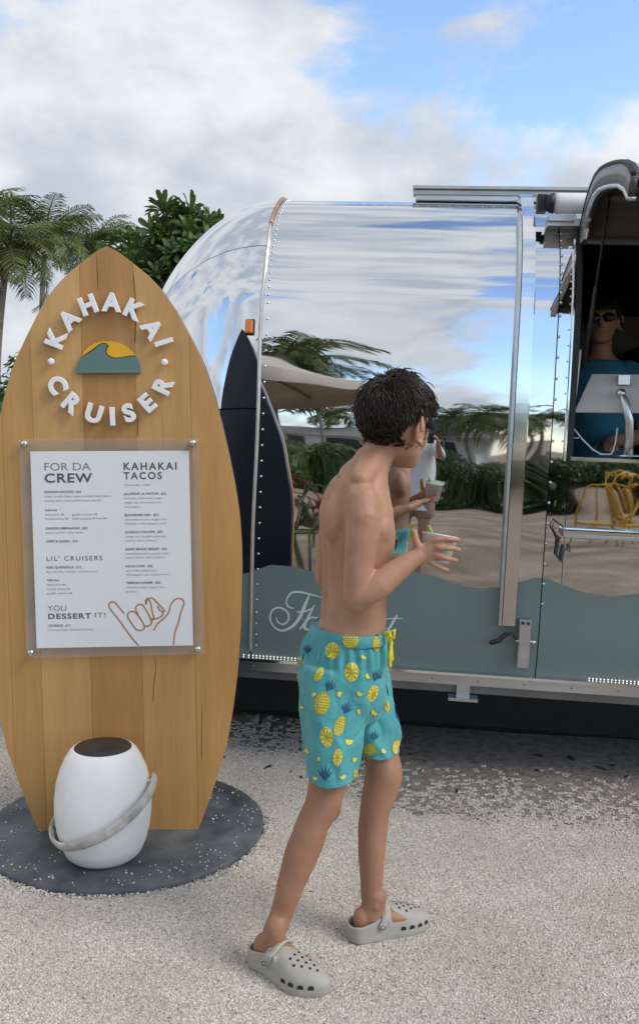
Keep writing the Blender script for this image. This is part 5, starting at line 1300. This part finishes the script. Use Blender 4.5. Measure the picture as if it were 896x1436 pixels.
for sg in (-1, 1): mb.tube([c+hu*.51*h+hf*.38*h+hl*.24*h*sg, c+hu*.50*h+hl*.345*h*sg], .012*h, n=6)
mbc = MB(); M3c = Matrix((hf, hl, hu)).transposed()
mbc.loft([(c+hu*z_*h-hf*.02*h, hf*d_*h, hl*w_*h) for z_, d_, w_ in ((.66, .475, .385), (.76, .47, .38), (.88, .42, .34), (.98, .30, .25), (1.03, .14, .12), (1.045, .02, .02))], n=24)
mbc.loft([(c+hu*.665*h+hf*f__*h, hl*w_*h, hu*.012*h) for f__, w_ in ((.30, .33), (.45, .33), (.60, .28), (.70, .16))], n=18)
link('cap', mbc.mesh('cap'), mat('black_cap', (.012, .012, .014), rough=.8, var=.2), seller, world=True)
link('sunglasses', mb.mesh('sunglasses'), mat('dark_lens', (.02, .008, .008), rough=.1, var=.2), seller, world=True)

# photographer behind the camera (seen in the polished side)
pf = (-WN).copy(); pf = V((-.02, 1, 0)).normalized()
ph = V((-.18, -.42, .0)); hipP = V((ph.x, ph.y, .90))
photog = empty('person', T((ph.x, ph.y, 0)), 'person in a white t-shirt holding up a phone, reflected in the trailer side', 'person')
mb = MB(); K = figure(mb, hipP, pf, 1.66, head_turn=0.0); q = K['q']
phone_c = V((0.0, -.030, 1.432))
legsP = []
for sg in (-1, 1):
    sh_ = q(0, .175*sg, .455); el = q(.16, .26*sg, .30); wr_ = phone_c+V((-.085*sg if False else (-.075 if sg > 0 else .075), -.055, -.045))
    limb(mb, [q(0, .12*sg, .48), sh_, sh_.lerp(el, .5), el], [.045, .05, .042, .036]); limb(mb, [el, el.lerp(wr_, .4), wr_], [.035, .035, .024])
    hand(mb, wr_, V((.02*sg, .045, .07)), V((1 if sg > 0 else -1, .25, 0)), V((0, -1, .2)), size=.85, curl=.55)
    limb(mb, [q(0, .09*sg, -.02), q(.0, .10*sg, -.22), q(.0, .10*sg, -.45), q(-.02, .10*sg, -.60), q(0, .10*sg, -.83)], [.088, .075, .052, .052, .035]); limb(mb, [q(-.03, .10*sg, -.86), q(.15, .12*sg, -.89)], [.04, .03])
link('body', remesh(mb, .007, 6), skin_mat('light_tan_skin', (.36, .20, .14), (.44, .25, .18)), photog, world=True)
mb = MB(); L_ = K['L']
mb.loft([(q(0, 0, -.10), pf*.15, L_*.20), (q(0, 0, .1), pf*.14, L_*.18), (q(.01, 0, .36), pf*.135, L_*.18), (q(0, 0, .47), pf*.105, L_*.18), (q(0, 0, .545), pf*.07, L_*.09)], n=26)
for sg in (-1, 1):
    sh_ = q(0, .175*sg, .455); el = q(.16, .26*sg, .30); limb(mb, [q(0, .12*sg, .475), sh_, sh_.lerp(el, .72)], [.062, .075, .075])
link('t_shirt', remesh(mb, .009, 5), mat('white_cotton', (.74, .74, .73), rough=.85, var=.05, vs=8, bump=.3, bs=9), photog, world=True)
mb = MB()
for sg in (-1, 1): limb(mb, [q(0, .085*sg, .02), q(.0, .10*sg, -.16)], [.125, .11])
link('shorts', remesh(mb, .01, 4), mat('tan_shorts', (.30, .20, .15), rough=.85, var=.1), photog, world=True)
c, hf, hl, hu, h = K['head']
link('hair', hair_cap(c, hf, hl, hu, h, 500, .07, .05, .006, 12).mesh('hair', fix=False), M_HAIR, photog, world=True)
eyes(photog, c, hf, hl, hu, h)
fo = empty('phone', T((phone_c.x, phone_c.y, phone_c.z-.07)), 'dark phone held upright by the person in the white t-shirt', 'phone')
mb = MB(); mb.box(phone_c, (.036, .004, .074)); link('case', bevel(mb.mesh('case'), .003, 2), M_BLACK, fo, world=True)
mb = MB(); mb.box(phone_c+V((0, -.0047, 0)), (.033, .0006, .070)); link('screen', mb.mesh('screen'), mat('phone_glass', (.02, .03, .05), rough=.08, var=.2), fo, world=True)

# ---- things on the serving counter
tq = lambda px, py, y: TM @ tl_plane(px, py, y)
tb = empty('tablet_stand', T(tq(876, 640, .04)), 'white tablet on a curved silver stand on the serving window sill', 'tablet stand')
ys = TM @ V((S_W0+.25, .05, 0))
mb = MB(); c0, c1, c2, c3 = tq(804, 579, .0), tq(905, 580, .0), tq(915, 527, .10), tq(829, 526, .10)
dn = (c1-c0).cross(c3-c0).normalized()*.009
mb.add([c0, c1, c2, c3, c0+dn, c1+dn, c2+dn, c3+dn], [(0, 1, 2, 3), (7, 6, 5, 4), (0, 4, 5, 1), (1, 5, 6, 2), (2, 6, 7, 3), (3, 7, 4, 0)], False); link('tablet', bevel(mb.mesh('tablet'), .002), mat('pale_grey_case', (.50, .48, .46), rough=.4, var=.05), tb, world=True)
mb = MB(); mb.tube([tq(868, 548, .0), tq(876, 563, -.03), tq(882, 590, -.035), tq(882, 615, -.02), tq(880, 638, .0)], [.014, .016, .017, .017, .02], n=14, flat=.6, side=TS); link('stand_arm', mb.mesh('stand_arm'), mat('silver_stand', (.55, .55, .54), rough=.3, metal=.8, var=.1), tb, world=True)
mb = MB(); mb.box(tq(873, 533, .055), (.022, .015, .018)); mb.sphere(tq(870, 552, -.002), .020, n=12, m=8); link('mount', mb.mesh('mount'), M_ALU, tb, world=True)
mb = MB(); mb.lathe([(.055, 0), (.055, .006), (.02, .009), (.001, .009)], tq(880, 640, .04), n=24); link('foot', mb.mesh('foot'), M_ALU, tb, world=True)
mb = MB(); mb.tube([tq(799, 612, .03), tq(803, 585, .03), tq(813, 492, .03)], [.0045, .005, .006], n=8, round_ends=True); mb.tube([tq(799, 612, .03), tq(799, 614, .06), tq(811, 614, .06)], .003, n=6)
o = link('latch_rod', mb.mesh('latch_rod'), M_WHITEP, trailer, world=True)
mb = MB(); mb.tube([tq(803, 600, .03), tq(815, 615, .04), tq(830, 630, .05), tq(842, 637, .05), tq(857, 637, .05), tq(862, 622, .05), tq(865, 600, .04)], .0035, n=6); cb = link('charging_cable', mb.mesh('charging_cable'), M_WHITEP); tag(cb, 'thin white cable trailing along the serving window sill', 'cable')

# ------------------------------------------------------------ vegetation
def leaf_mat(name, c1, c2, vs=1.2, rough=.5, tr=.25):
    m = bpy.data.materials.new(name); m.use_nodes = True; nt = m.node_tree; n, l = nt.nodes, nt.links; b = n['Principled BSDF']
    b.inputs['Roughness'].default_value = rough; b.inputs['Specular IOR Level'].default_value = .4
    g = n.new('ShaderNodeNewGeometry'); r = n.new('ShaderNodeValToRGB'); l.new(g.outputs['Random Per Island'], r.inputs[0])
    e = r.color_ramp.elements; e[0].position = 0; e[0].color = (*c1, 1); e[1].position = 1; e[1].color = (*c2, 1)
    t = n.new('ShaderNodeTexCoord'); no = n.new('ShaderNodeTexNoise'); no.inputs['Scale'].default_value = vs; l.new(t.outputs['Object'], no.inputs['Vector'])
    mx = n.new('ShaderNodeMix'); mx.data_type = 'RGBA'; mx.blend_type = 'MULTIPLY'; mx.inputs[0].default_value = .6; l.new(r.outputs[0], mx.inputs[6])
    r2 = n.new('ShaderNodeValToRGB'); l.new(no.outputs[0], r2.inputs[0]); r2.color_ramp.elements[0].position = .35; r2.color_ramp.elements[0].color = (.55, .55, .5, 1); r2.color_ramp.elements[1].position = .65
    l.new(r2.outputs[0], mx.inputs[7]); l.new(mx.outputs[2], b.inputs['Base Color'])
    td = n.new('ShaderNodeBsdfTranslucent'); l.new(mx.outputs[2], td.inputs['Color']); ms = n.new('ShaderNodeMixShader'); ms.inputs[0].default_value = tr
    l.new(b.outputs[0], ms.inputs[1]); l.new(td.outputs[0], ms.inputs[2]); l.new(ms.outputs[0], n['Material Output'].inputs[0])
    return m
M_PALM = leaf_mat('palm_frond', (.085, .13, .030), (.18, .22, .062)); M_PALMD = leaf_mat('palm_frond_olive', (.085, .125, .034), (.20, .215, .07)); M_DRY = leaf_mat('dry_frond', (.19, .13, .06), (.28, .20, .10))
M_TRUNK = mat('palm_trunk', (.17, .145, .12), rough=.9, col2=(.30, .265, .23), vs=5, bump=.6, bs=14, stretch=(1, 1, 6))
M_BARK = mat('tree_bark', (.12, .10, .08), rough=.9, var=.3, vs=9, bump=.6, bs=20)
M_BROAD = leaf_mat('glossy_broad_leaf', (.065, .13, .032), (.155, .24, .065), rough=.35); M_HEDGE = leaf_mat('hedge_leaf', (.028, .065, .012), (.075, .125, .028), rough=.45); M_HEDGE2 = leaf_mat('sun_painted_hedge_leaf', (.07, .13, .02), (.16, .22, .05), rough=.45)  # second hedge leaf: sunlight painted into a brighter green
def frond_mesh(name, seed, L=1.0, droop=1.0, nl=34, leaf=.33, wid=.021):
    rr = random.Random(seed); mb = MB(); pts = []; p = V((0, 0, 0)); a = R(22); 
    n = 14
    for i in range(n+1):
        pts.append(p.copy()); a -= R(droop*(4.5+7.0*i/n)); p = p+V((math.cos(a), .02*math.sin(i+seed), math.sin(a)))*(L/n)
    mb.tube(pts, [.018*L*(1-.85*i/n) for i in range(n+1)], n=4)
    for i in range(nl):
        t = .10+.90*i/nl; x = t*n; k = min(int(x), n-1); q = pts[k].lerp(pts[k+1], x-k); tg = (pts[k+1]-pts[k]).normalized(); up = V((-tg.z, 0, tg.x))
        ll = leaf*L*(math.sin(math.pi*min(1, t*.86+.12))**.6)*rr.uniform(.8, 1.1)
        for sg in (-1, 1):
            d = (tg*rr.uniform(.45, .8)+V((0, sg*1.0, 0))+up*rr.uniform(-.1, .25)).normalized(); w = tg*wid*L*.5; m = q+d*ll*.55+V((0, 0, -.10*ll)); e = q+d*ll*.92+V((0, 0, -.42*ll*rr.uniform(.7, 1.3)))
            mb.add([q-w*.6, q+w*.6, m+w, m-w, e], [(0, 1, 2, 3), (3, 2, 4)], False)
    return mb.mesh(name, fix=False)
FR = [frond_mesh('frond', s, droop=d) for s, d in ((1, .5), (2, .7), (3, .95), (4, 1.3))]
for m_ in FR: m_.materials.append(M_PALM)
FRD = []
for m_ in FR: c = m_.copy(); c.materials.clear(); c.materials.append(M_PALMD); FRD.append(c)
FDRY = frond_mesh('dry_frond', 9, droop=2.0, nl=20); FDRY.materials.append(M_DRY)
FLOW = []
for s, d in ((1, .75), (2, 1.0), (3, 1.3), (4, 1.6)):
    m_ = frond_mesh('frond', s, droop=d, nl=16, wid=.05); m_.materials.append(M_PALMD); FLOW.append(m_)
def palm(base, crown, fl, label, nf=24, seed=1, group=None, fr=FR, wind=V((0, 0, 0)), tr=.085):
    base, crown = V(base), V(crown); rr = random.Random(seed); o = empty('palm_tree', T(base), label, 'palm tree', group)
    pts = []; bow = V((rr.uniform(-.3, .3), rr.uniform(-.3, .3), 0))
    for i in range(13): t = i/12; pts.append(base.lerp(crown, t)+bow*math.sin(math.pi*t))
    mb = MB(); mb.tube(pts, [tr*(1.35-.5*min(1, i/3) if i < 3 else .85-.02*i) for i in range(13)], n=10); link('trunk', mb.mesh('trunk'), M_TRUNK, o, world=True)
    for k in range(nf):
        az = k*2.399+rr.uniform(-.2, .2); el = rr.uniform(-.55, 1.0) if k > 3 else rr.uniform(.9, 1.2); me = fr[min(3, max(0, int((.95-el)*2.2)))] 
        f_ = link('frond', me, None, o); d = V((math.cos(az), math.sin(az), math.tan(min(1.2, el))*.55))+wind; qz = math.atan2(d.y, d.x); tilt = math.atan2(d.z, math.hypot(d.x, d.y))
        s = fl*rr.uniform(.8, 1.12); f_.matrix_local = T(crown-base) @ Matrix.Rotation(qz, 4, 'Z') @ Matrix.Rotation(-tilt+R(10), 4, 'Y') @ Matrix.Rotation(rr.uniform(-.4, .4), 4, 'X') @ Matrix.Diagonal((s, s, s, 1))
    for k in range(3):
        f_ = link('dry_frond', FDRY, None, o); f_.matrix_local = T(crown-base+V((0, 0, -.1))) @ Matrix.Rotation(rr.uniform(0, 6.28), 4, 'Z') @ Matrix.Rotation(R(50), 4, 'Y') @ Matrix.Diagonal((fl*.6, fl*.6, fl*.6, 1))
    mb = MB()
    for k in range(7):
        a = k*.9; mb.sphere(crown+V((.13*math.cos(a), .13*math.sin(a), -.14-.06*(k % 2))), (.075, .075, .095), n=8, m=6)
    link('coconuts', mb.mesh('coconuts'), mat('coconut', (.13, .11, .04), rough=.6, var=.3) if seed == 1 else bpy.data.materials['coconut'], o, world=True)
    return o
def palm_px(px, py, Y, fl, label, seed, basedx=0.0, **k):
    c = at(px, py, Y); palm((c.x+basedx, c.y, -.05), c, fl, label, seed=seed, **k)
palm_px(12, 350, 15.0, 1.22, 'tall coconut palm with dense drooping crown left of the surfboard sign', 1, basedx=-.15, nf=26, fr=FRD, wind=V((.12, 0, 0)))
palm_px(-34, 318, 19.5, 1.45, 'coconut palm half hidden behind the dense drooping palm', 2, basedx=-.1, nf=28, fr=FR)
palm_px(64, 328, 20.0, 1.2, 'slender coconut palm with sparse windblown fronds beside the dense palm', 3, basedx=.1, nf=22, fr=FR, wind=V((.25, 0, .1)))
palm_px(130, 342, 22.0, 1.25, 'short coconut palm rising behind the tip of the surfboard sign', 4, basedx=.1, nf=26)
# broad-leaved tree behind the trailer nose: rosettes of long leaves on forking limbs
def rosette(seed, n=15, L=.24, w=.055):
    rr = random.Random(seed); mb = MB()
    for k in range(n):
        az = k*2.399; el = .15+1.0*(k/n)+rr.uniform(-.15, .15); d = V((math.cos(az)*math.cos(el), math.sin(az)*math.cos(el), math.sin(el))); s = V((-math.sin(az), math.cos(az), 0)); ln = L*rr.uniform(.75, 1.1); vs = []
        for i, (t, ww) in enumerate(((0, .1), (.3, .55), (.6, 1.0), (.85, .8), (1, .08))):
            c = d*ln*t+V((0, 0, -.12*ln*t*t*2)); vs += [c-s*w*ww*.5+V((0, 0, .012*ww)), c, c+s*w*ww*.5+V((0, 0, .012*ww))]
        mb.add(vs, [(i*3+j, i*3+j+1, i*3+j+4, i*3+j+3) for i in range(4) for j in range(2)], True)
    me = mb.mesh('leaf_rosette', fix=False); me.materials.append(M_BROAD); return me
ROS = [rosette(s) for s in range(4)]
def broad_tree(base, top, rad, label, n, seed, clusters):
    base = V(base); rr = random.Random(seed); o = empty('broadleaf_tree', T(base), label, 'tree')
    mb = MB(); fork = base.lerp(V(top), .5); mb.tube([base, base.lerp(fork, .5)+V((.1, 0, 0)), fork], [.16, .13, .11], n=10); link('trunk', mb.mesh('trunk'), M_BARK, o, world=True)
    for ci, (c, r_, m) in enumerate(clusters):
        c = V(c); mb = MB(); mb.tube([fork-V((0, 0, .2)), fork.lerp(c, .5)+V((rr.uniform(-.2, .2), rr.uniform(-.2, .2), -.1)), c-V((0, 0, r_*.5))], [.09, .06, .04], n=8)
        for k in range(m):
            d = V((rr.gauss(0, 1), rr.gauss(0, 1), rr.gauss(0, .8))).normalized(); p = c+V((d.x*r_, d.y*r_, d.z*r_*.9))*rr.uniform(.45, 1.0)
            mb.tube([c-V((0, 0, r_*.45)), c.lerp(p, .5)-V((0, 0, .1*r_)), p], [.02, .013, .008], n=5)
            f_ = link('leaf_rosette', ROS[k % 4], None, o); out = (d+V((0, 0, .9))).normalized(); s = rr.uniform(.75, 1.2)
            f_.matrix_local = T(p-base) @ out.to_track_quat('Z', 'Y').to_matrix().to_4x4() @ Matrix.Rotation(rr.uniform(0, 6), 4, 'Z') @ Matrix.Diagonal((s, s, s, 1))
        link('limb', mb.mesh('limb'), M_BARK, o, world=True)
Yt = 9.5
C = lambda px, py, dy=0: at(px, py, Yt+dy)
b0 = at(250, 400, Yt); broad_tree((b0.x, b0.y, 0), C(250, 380), 1, 'glossy broad-leaved tree rising behind the rounded trailer nose', 100, 4,
    [(C(246, 318), .24, 15), (C(224, 362), .26, 13), (C(268, 355), .30, 13), (C(192, 356, .5), .16, 7), (C(284, 318), .12, 5), (C(240, 405), .34, 14), (C(205, 398), .26, 10)])
b1 = at(160, 420, 12); Yt = 12.0
broad_tree((b1.x, b1.y, 0), at(170, 370, 12), 1, 'lower broad-leaved tree behind the surfboard tip', 100, 6, [(C(180, 348), .20, 10), (C(205, 382), .26, 10), (C(165, 388), .24, 8)])
# leafy bushes and hedges: many small leaves through the volume over a few stems
def bush(name, label, cat, spans, m, n, seed, ls=.07, group=None, lift=0):
    """spans: ellipsoids (centre, radii); leaves crowd the outer shell"""
    rr = random.Random(seed); c0 = V(spans[0][0]); o = empty(name, T((c0.x, c0.y, 0)), label, cat, group); mb = MB(); tot = sum(r_[0]*r_[1]+r_[0]*r_[2]+r_[1]*r_[2] for _, r_ in spans)
    for c, r_ in spans:
        c = V(c); w = int(n*(r_[0]*r_[1]+r_[0]*r_[2]+r_[1]*r_[2])/tot)
        for k in range(w):
            d = V((rr.gauss(0, 1), rr.gauss(0, 1), rr.gauss(0, 1))).normalized(); f_ = rr.uniform(.72, 1.04)+.16*noise.noise(d*2.2+c)
            p = c+V((d.x*r_[0], d.y*r_[1], d.z*r_[2]))*f_
            if p.z < .02: continue
            nn = (d+V((rr.uniform(-.8, .8), rr.uniform(-.8, .8), rr.uniform(-.2, .9)))).normalized(); t = nn.orthogonal().normalized(); t = Matrix.Rotation(rr.uniform(0, 6.28), 3, nn) @ t; s = nn.cross(t); l_ = ls*rr.uniform(.6, 1.3)
            mb.add([p-t*l_, p-t*l_*.1+s*l_*.42, p+t*l_, p-t*l_*.1-s*l_*.42], [(0, 1, 2, 3)], False)
    link('foliage', mb.mesh('foliage', fix=False), m, o, world=True)
    mb = MB()
    for c, r_ in spans:
        c = V(c)
        for k in range(3):
            b = V((c.x+rr.uniform(-.5, .5)*r_[0], c.y+rr.uniform(-.5, .5)*r_[1], 0)); mb.tube([b, b.lerp(c, .6)+V((.05, 0, 0)), c+V((rr.uniform(-.4, .4)*r_[0], rr.uniform(-.4, .4)*r_[1], r_[2]*.5))], [.03, .022, .01], n=6)
    link('stems', mb.mesh('stems'), M_BARK, o, world=True)
    return o
c = at(18, 520, 11); bush('leafy_bush', 'leafy green bush below the palms left of the surfboard sign', 'bush', [((c.x, c.y, .9), (.9, .6, 1.1)), ((c.x+.35, c.y, 1.6), (.45, .5, .75)), ((c.x-.8, c.y+.2, 1.2), (.7, .6, 1.2))], M_BROAD, 6500, 3, ls=.06)
c = at(20, 560, 7.5); bush('leafy_bush', 'low dark shrub tucked behind the edge of the surfboard sign', 'bush', [((c.x-.3, c.y, .7), (.55, .5, .9)), ((c.x-1.0, c.y, .8), (.6, .5, .8))], M_HEDGE, 5000, 5, ls=.05)
# far tree belt closing the view behind the trailer
rr = random.Random(11)
for k in range(7):
    x = -16+k*5.2+rr.uniform(-1, 1); bush('belt_shrub', 'rounded dark shrub in the belt behind the trailer and palms', 'shrub', [((x, 27+rr.uniform(-2, 2), 1.0), (3.2, 1.6, 1.5)), ((x+rr.uniform(-1, 1), 27, 1.7), (1.8, 1.4, 1.2))], M_HEDGE, 3000, 30+k, ls=.16, group='shrubs behind the trailer')

# ------------------------------------------------------------ what the polished side reflects
HB = [vgnd(px, py) for px, py in ((330, 688), (470, 690), (600, 702), (760, 708), (960, 705))]
def hedge_row(label, a, b, m, seed, h, n, w=.7):
    k = max(2, int((b-a).length/1.1)); spans = []; rr_ = random.Random(seed)
    for i in range(k+1):
        p = a.lerp(b, i/k)-WN*0; p = p+WN*(w+rr_.uniform(-.15, .15)); spans.append(((p.x, p.y, h*.42), (.85, w, h*.60*rr_.uniform(.9, 1.08))))
    return bush('hedge', label, 'hedge', spans, m, n, seed, ls=.06)
hedge_row('bright hedge with painted-in sunlight by the low building across from the trailer', HB[0]+(HB[0]-HB[1])*1.2, HB[1], M_HEDGE2, 41, 1.1, 20000)
hedge_row('dark clipped hedge across the sand facing the trailer', HB[1]+(HB[2]-HB[1])*.12, HB[4]+(HB[4]-HB[3])*1.3, M_HEDGE, 42, 1.08, 36000)
vp = [(400, 24, 505, 3.0, 11), (632, 33, 568, 2.1, 12), (662, 38, 585, 2.0, 13), (700, 30, 566, 2.3, 14), (725, 40, 580, 2.2, 15), (482, 36, 545, 2.0, 16), (760, 36, 570, 2.3, 17), (850, 32, 560, 2.4, 18), (585, 44, 575, 2.0, 19), (440, 30, 470, 2.6, 20), (950, 34, 540, 2.5, 21)]
names = ['tall palm behind the bright hedge', 'palm with a round full crown over the dark hedge', 'lower palm between two taller ones over the hedge', 'broad palm with heavy fronds behind the dark hedge', 'far palm in the gap beside the broad one', 'thin leaning palm beside the low building', 'palm with a swept crown past the serving side', 'stout palm beyond the yellow chair', 'distant palm behind the photographer', 'towering palm over the parasol', 'outermost palm at the hedge end']
for (px, d, py, fl, sd2), nm in zip(vp, names):
    q = vat(px, py, d); zz = CAMH+(q.z-CAMH)*1.0+(.6 if py > 520 else 1.6); palm((q.x+random.Random(sd2).uniform(-.8, .8), q.y, -.1), (q.x, q.y, zz+.6), fl, nm+' opposite the trailer', nf=20, seed=sd2, fr=FLOW, group='palms across the sand', tr=.11)
# low building behind the bright hedge
bq = vat(505, 600, 34); bw = Matrix.Rotation(math.atan2(-WN.x, WN.y)*-1, 4, 'Z')
bld = empty('low_building', T((bq.x, bq.y, 0)) @ Matrix.Rotation(R(186.5), 4, 'Z') @ T((0, 0, 0)), 'low white building with grey hipped roof beyond the hedge', 'building')
M_WALL = mat('white_render', (.62, .62, .60), rough=.8, var=.05); M_ROOF = mat('grey_shingle', (.24, .235, .225), rough=.85, var=.15, vs=4, bump=.3, bs=20); M_GLS = mat('window_glass', (.03, .035, .04), rough=.08, var=.2)
mb = MB(); mb.box((0, 2, .85), (4.6, 2, .85)); link('wall', mb.mesh('wall'), M_WALL, bld)
mb = MB(); mb.add([(-5, -.4, 1.70), (5, -.4, 1.70), (5, 4.4, 1.70), (-5, 4.4, 1.70), (-3, 2, 2.75), (3, 2, 2.75)], [(0, 1, 5, 4), (1, 2, 5), (2, 3, 4, 5), (3, 0, 4), (3, 2, 1, 0)], False); link('roof', mb.mesh('roof'), M_ROOF, bld)
for x, w in ((-3.2, .7), (-.4, 1.3), (2.9, .8)):
    mb = MB(); mb.box((x, -.02, 1.0), (w+.06, .03, .52)); f_ = link('window', mb.mesh('window'), M_WALL, bld)
    for sg in (-1, 1): mb = MB(); mb.box((x+sg*w/2, -.055, 1.0), (w/2-.03, .01, .46)); link('pane', mb.mesh('pane'), M_GLS, f_)
# beige parasol
uq = vgnd(322, 806); uq.z = 0
M_CANV = mat('beige_canvas', (.46, .40, .33), rough=.85, var=.08, vs=5)
par = empty('parasol', T(uq), 'square beige canvas parasol reflected in the trailer side', 'parasol')
mb = MB(); mb.lathe([(.28, 0), (.28, .06), (.04, .09)], n=24); link('base', mb.mesh('base'), M_BLACK, par)
mb = MB(); mb.tube([(0, 0, .05), (0, 0, 2.62)], .024, n=12); link('pole', mb.mesh('pole'), mat('bronze_pole', (.10, .085, .07), rough=.45, metal=.5, var=.1), par)
mb = MB(); vs = [(0, 0, 2.70)]; Nn = 32
for j in range(1, 7):
    for k in range(Nn):
        t = 2*math.pi*k/Nn+R(20); cs, sn = math.cos(t-R(20)), math.sin(t-R(20)); m_ = 1/max(abs(cs), abs(sn))**.75; r_ = 1.45*j/6*m_; sag = -.03*math.sin(math.pi*j/6)*abs(math.sin(2*(t-R(20))))
        vs.append((r_*math.cos(t), r_*math.sin(t), 2.70-.50*j/6+sag))
for k in range(Nn): x, y, z = vs[1+5*Nn+k]; vs.append((x, y, z-.13))
fs = [(0, 1+k, 1+(k+1) % Nn) for k in range(Nn)]+[(1+j*Nn+k, 1+(j+1)*Nn+k, 1+(j+1)*Nn+(k+1) % Nn, 1+j*Nn+(k+1) % Nn) for j in range(6) for k in range(Nn)]
mb.add(vs, fs); cn = link('canopy', mb.mesh('canopy'), M_CANV, par)
for k in range(8):
    t = R(20)+k*math.pi/4; m_ = 1/max(abs(math.cos(k*math.pi/4)), abs(math.sin(k*math.pi/4)))**.75; mb = MB(); mb.tube([(0, 0, 2.66), (1.40*m_*math.cos(t), 1.40*m_*math.sin(t), 2.19)], .010, n=6); link('rib', mb.mesh('rib'), M_BARK, cn)
# outdoor chairs with pierced backs
def chair(pos, rot, m, label, group):
    o = empty('patio_chair', T(pos) @ Matrix.Rotation(rot, 4, 'Z'), label, 'chair', group)
    mb = MB()
    for i in range(9): mb.box((0, -.20+i*.05, .45), (.215, .018, .008))
    mb.tube([(-.22, -.22, .45), (.22, -.22, .45), (.22, .22, .45), (-.22, .22, .45)], .013, n=8, closed=True); link('seat', mb.mesh('seat'), m, o)
    for sx in (-1, 1):
        mb = MB(); mb.tube([(.21*sx, -.22, .45), (.225*sx, -.235, .25), (.245*sx, -.27, 0)], [.014, .013, .011], n=8); link('leg', mb.mesh('leg'), m, o)
        mb = MB(); mb.tube([(.21*sx, .22, .45), (.225*sx, .25, .22), (.245*sx, .31, 0)], [.014, .013, .011], n=8); link('leg', mb.mesh('leg'), m, o)
        mb = MB(); mb.tube([(.215*sx, -.215, .45), (.25*sx, -.20, .60), (.26*sx, -.05, .655), (.25*sx, .15, .665), (.21*sx, .27, .66)], .013, n=8); link('armrest', mb.mesh('armrest'), m, o)
    mb = MB(); mb.tube([(-.21, .22, .45), (-.215, .27, .66), (-.19, .33, .84), (0, .345, .88), (.19, .33, .84), (.215, .27, .66), (.21, .22, .45)], .013, n=8); link('back_frame', mb.mesh('back_frame'), m, o)
    mb = MB(); rr_ = random.Random(3)
    for k in range(16):
        a = V((rr_.uniform(-.2, .2), 0, rr_.uniform(.47, .85))); b = a+V((rr_.uniform(-.2, .2), 0, rr_.uniform(-.18, .18))); b.x = max(-.2, min(.2, b.x)); b.z = max(.46, min(.86, b.z))
        for p in (a, b): p.y = .22+(p.z-.45)*.30
        mb.tube([a, b], .016, n=6)
    link('back_lattice', mb.mesh('back_lattice'), m, o)
    return o
M_GCH = mat('olive_green_metal', (.10, .14, .06), rough=.5, var=.1); M_RCH = mat('dull_red_metal', (.20, .035, .035), rough=.5, var=.1); M_YCH = mat('yellow_metal', (.46, .25, .02), rough=.5, var=.08)
def on_v(px, py): p = vgnd(px, py); p.z = .0; return p
chair(on_v(418, 806), R(200), M_GCH, 'olive green metal patio chair with pierced back behind the camera', 'patio chairs')
chair(on_v(436, 782), R(20), M_RCH, 'dull red metal patio chair beside the olive green one', 'patio chairs')
chair(on_v(366, 800), R(120), M_GCH, 'olive green patio chair turned towards the parasol pole', 'patio chairs')
chair(on_v(886, 768), R(165), M_YCH, 'yellow metal patio chair with pierced back across from the serving window', 'patio chairs')
chair(on_v(842, 764), R(-60), M_YCH, 'yellow patio chair turned away from the serving window', 'patio chairs')
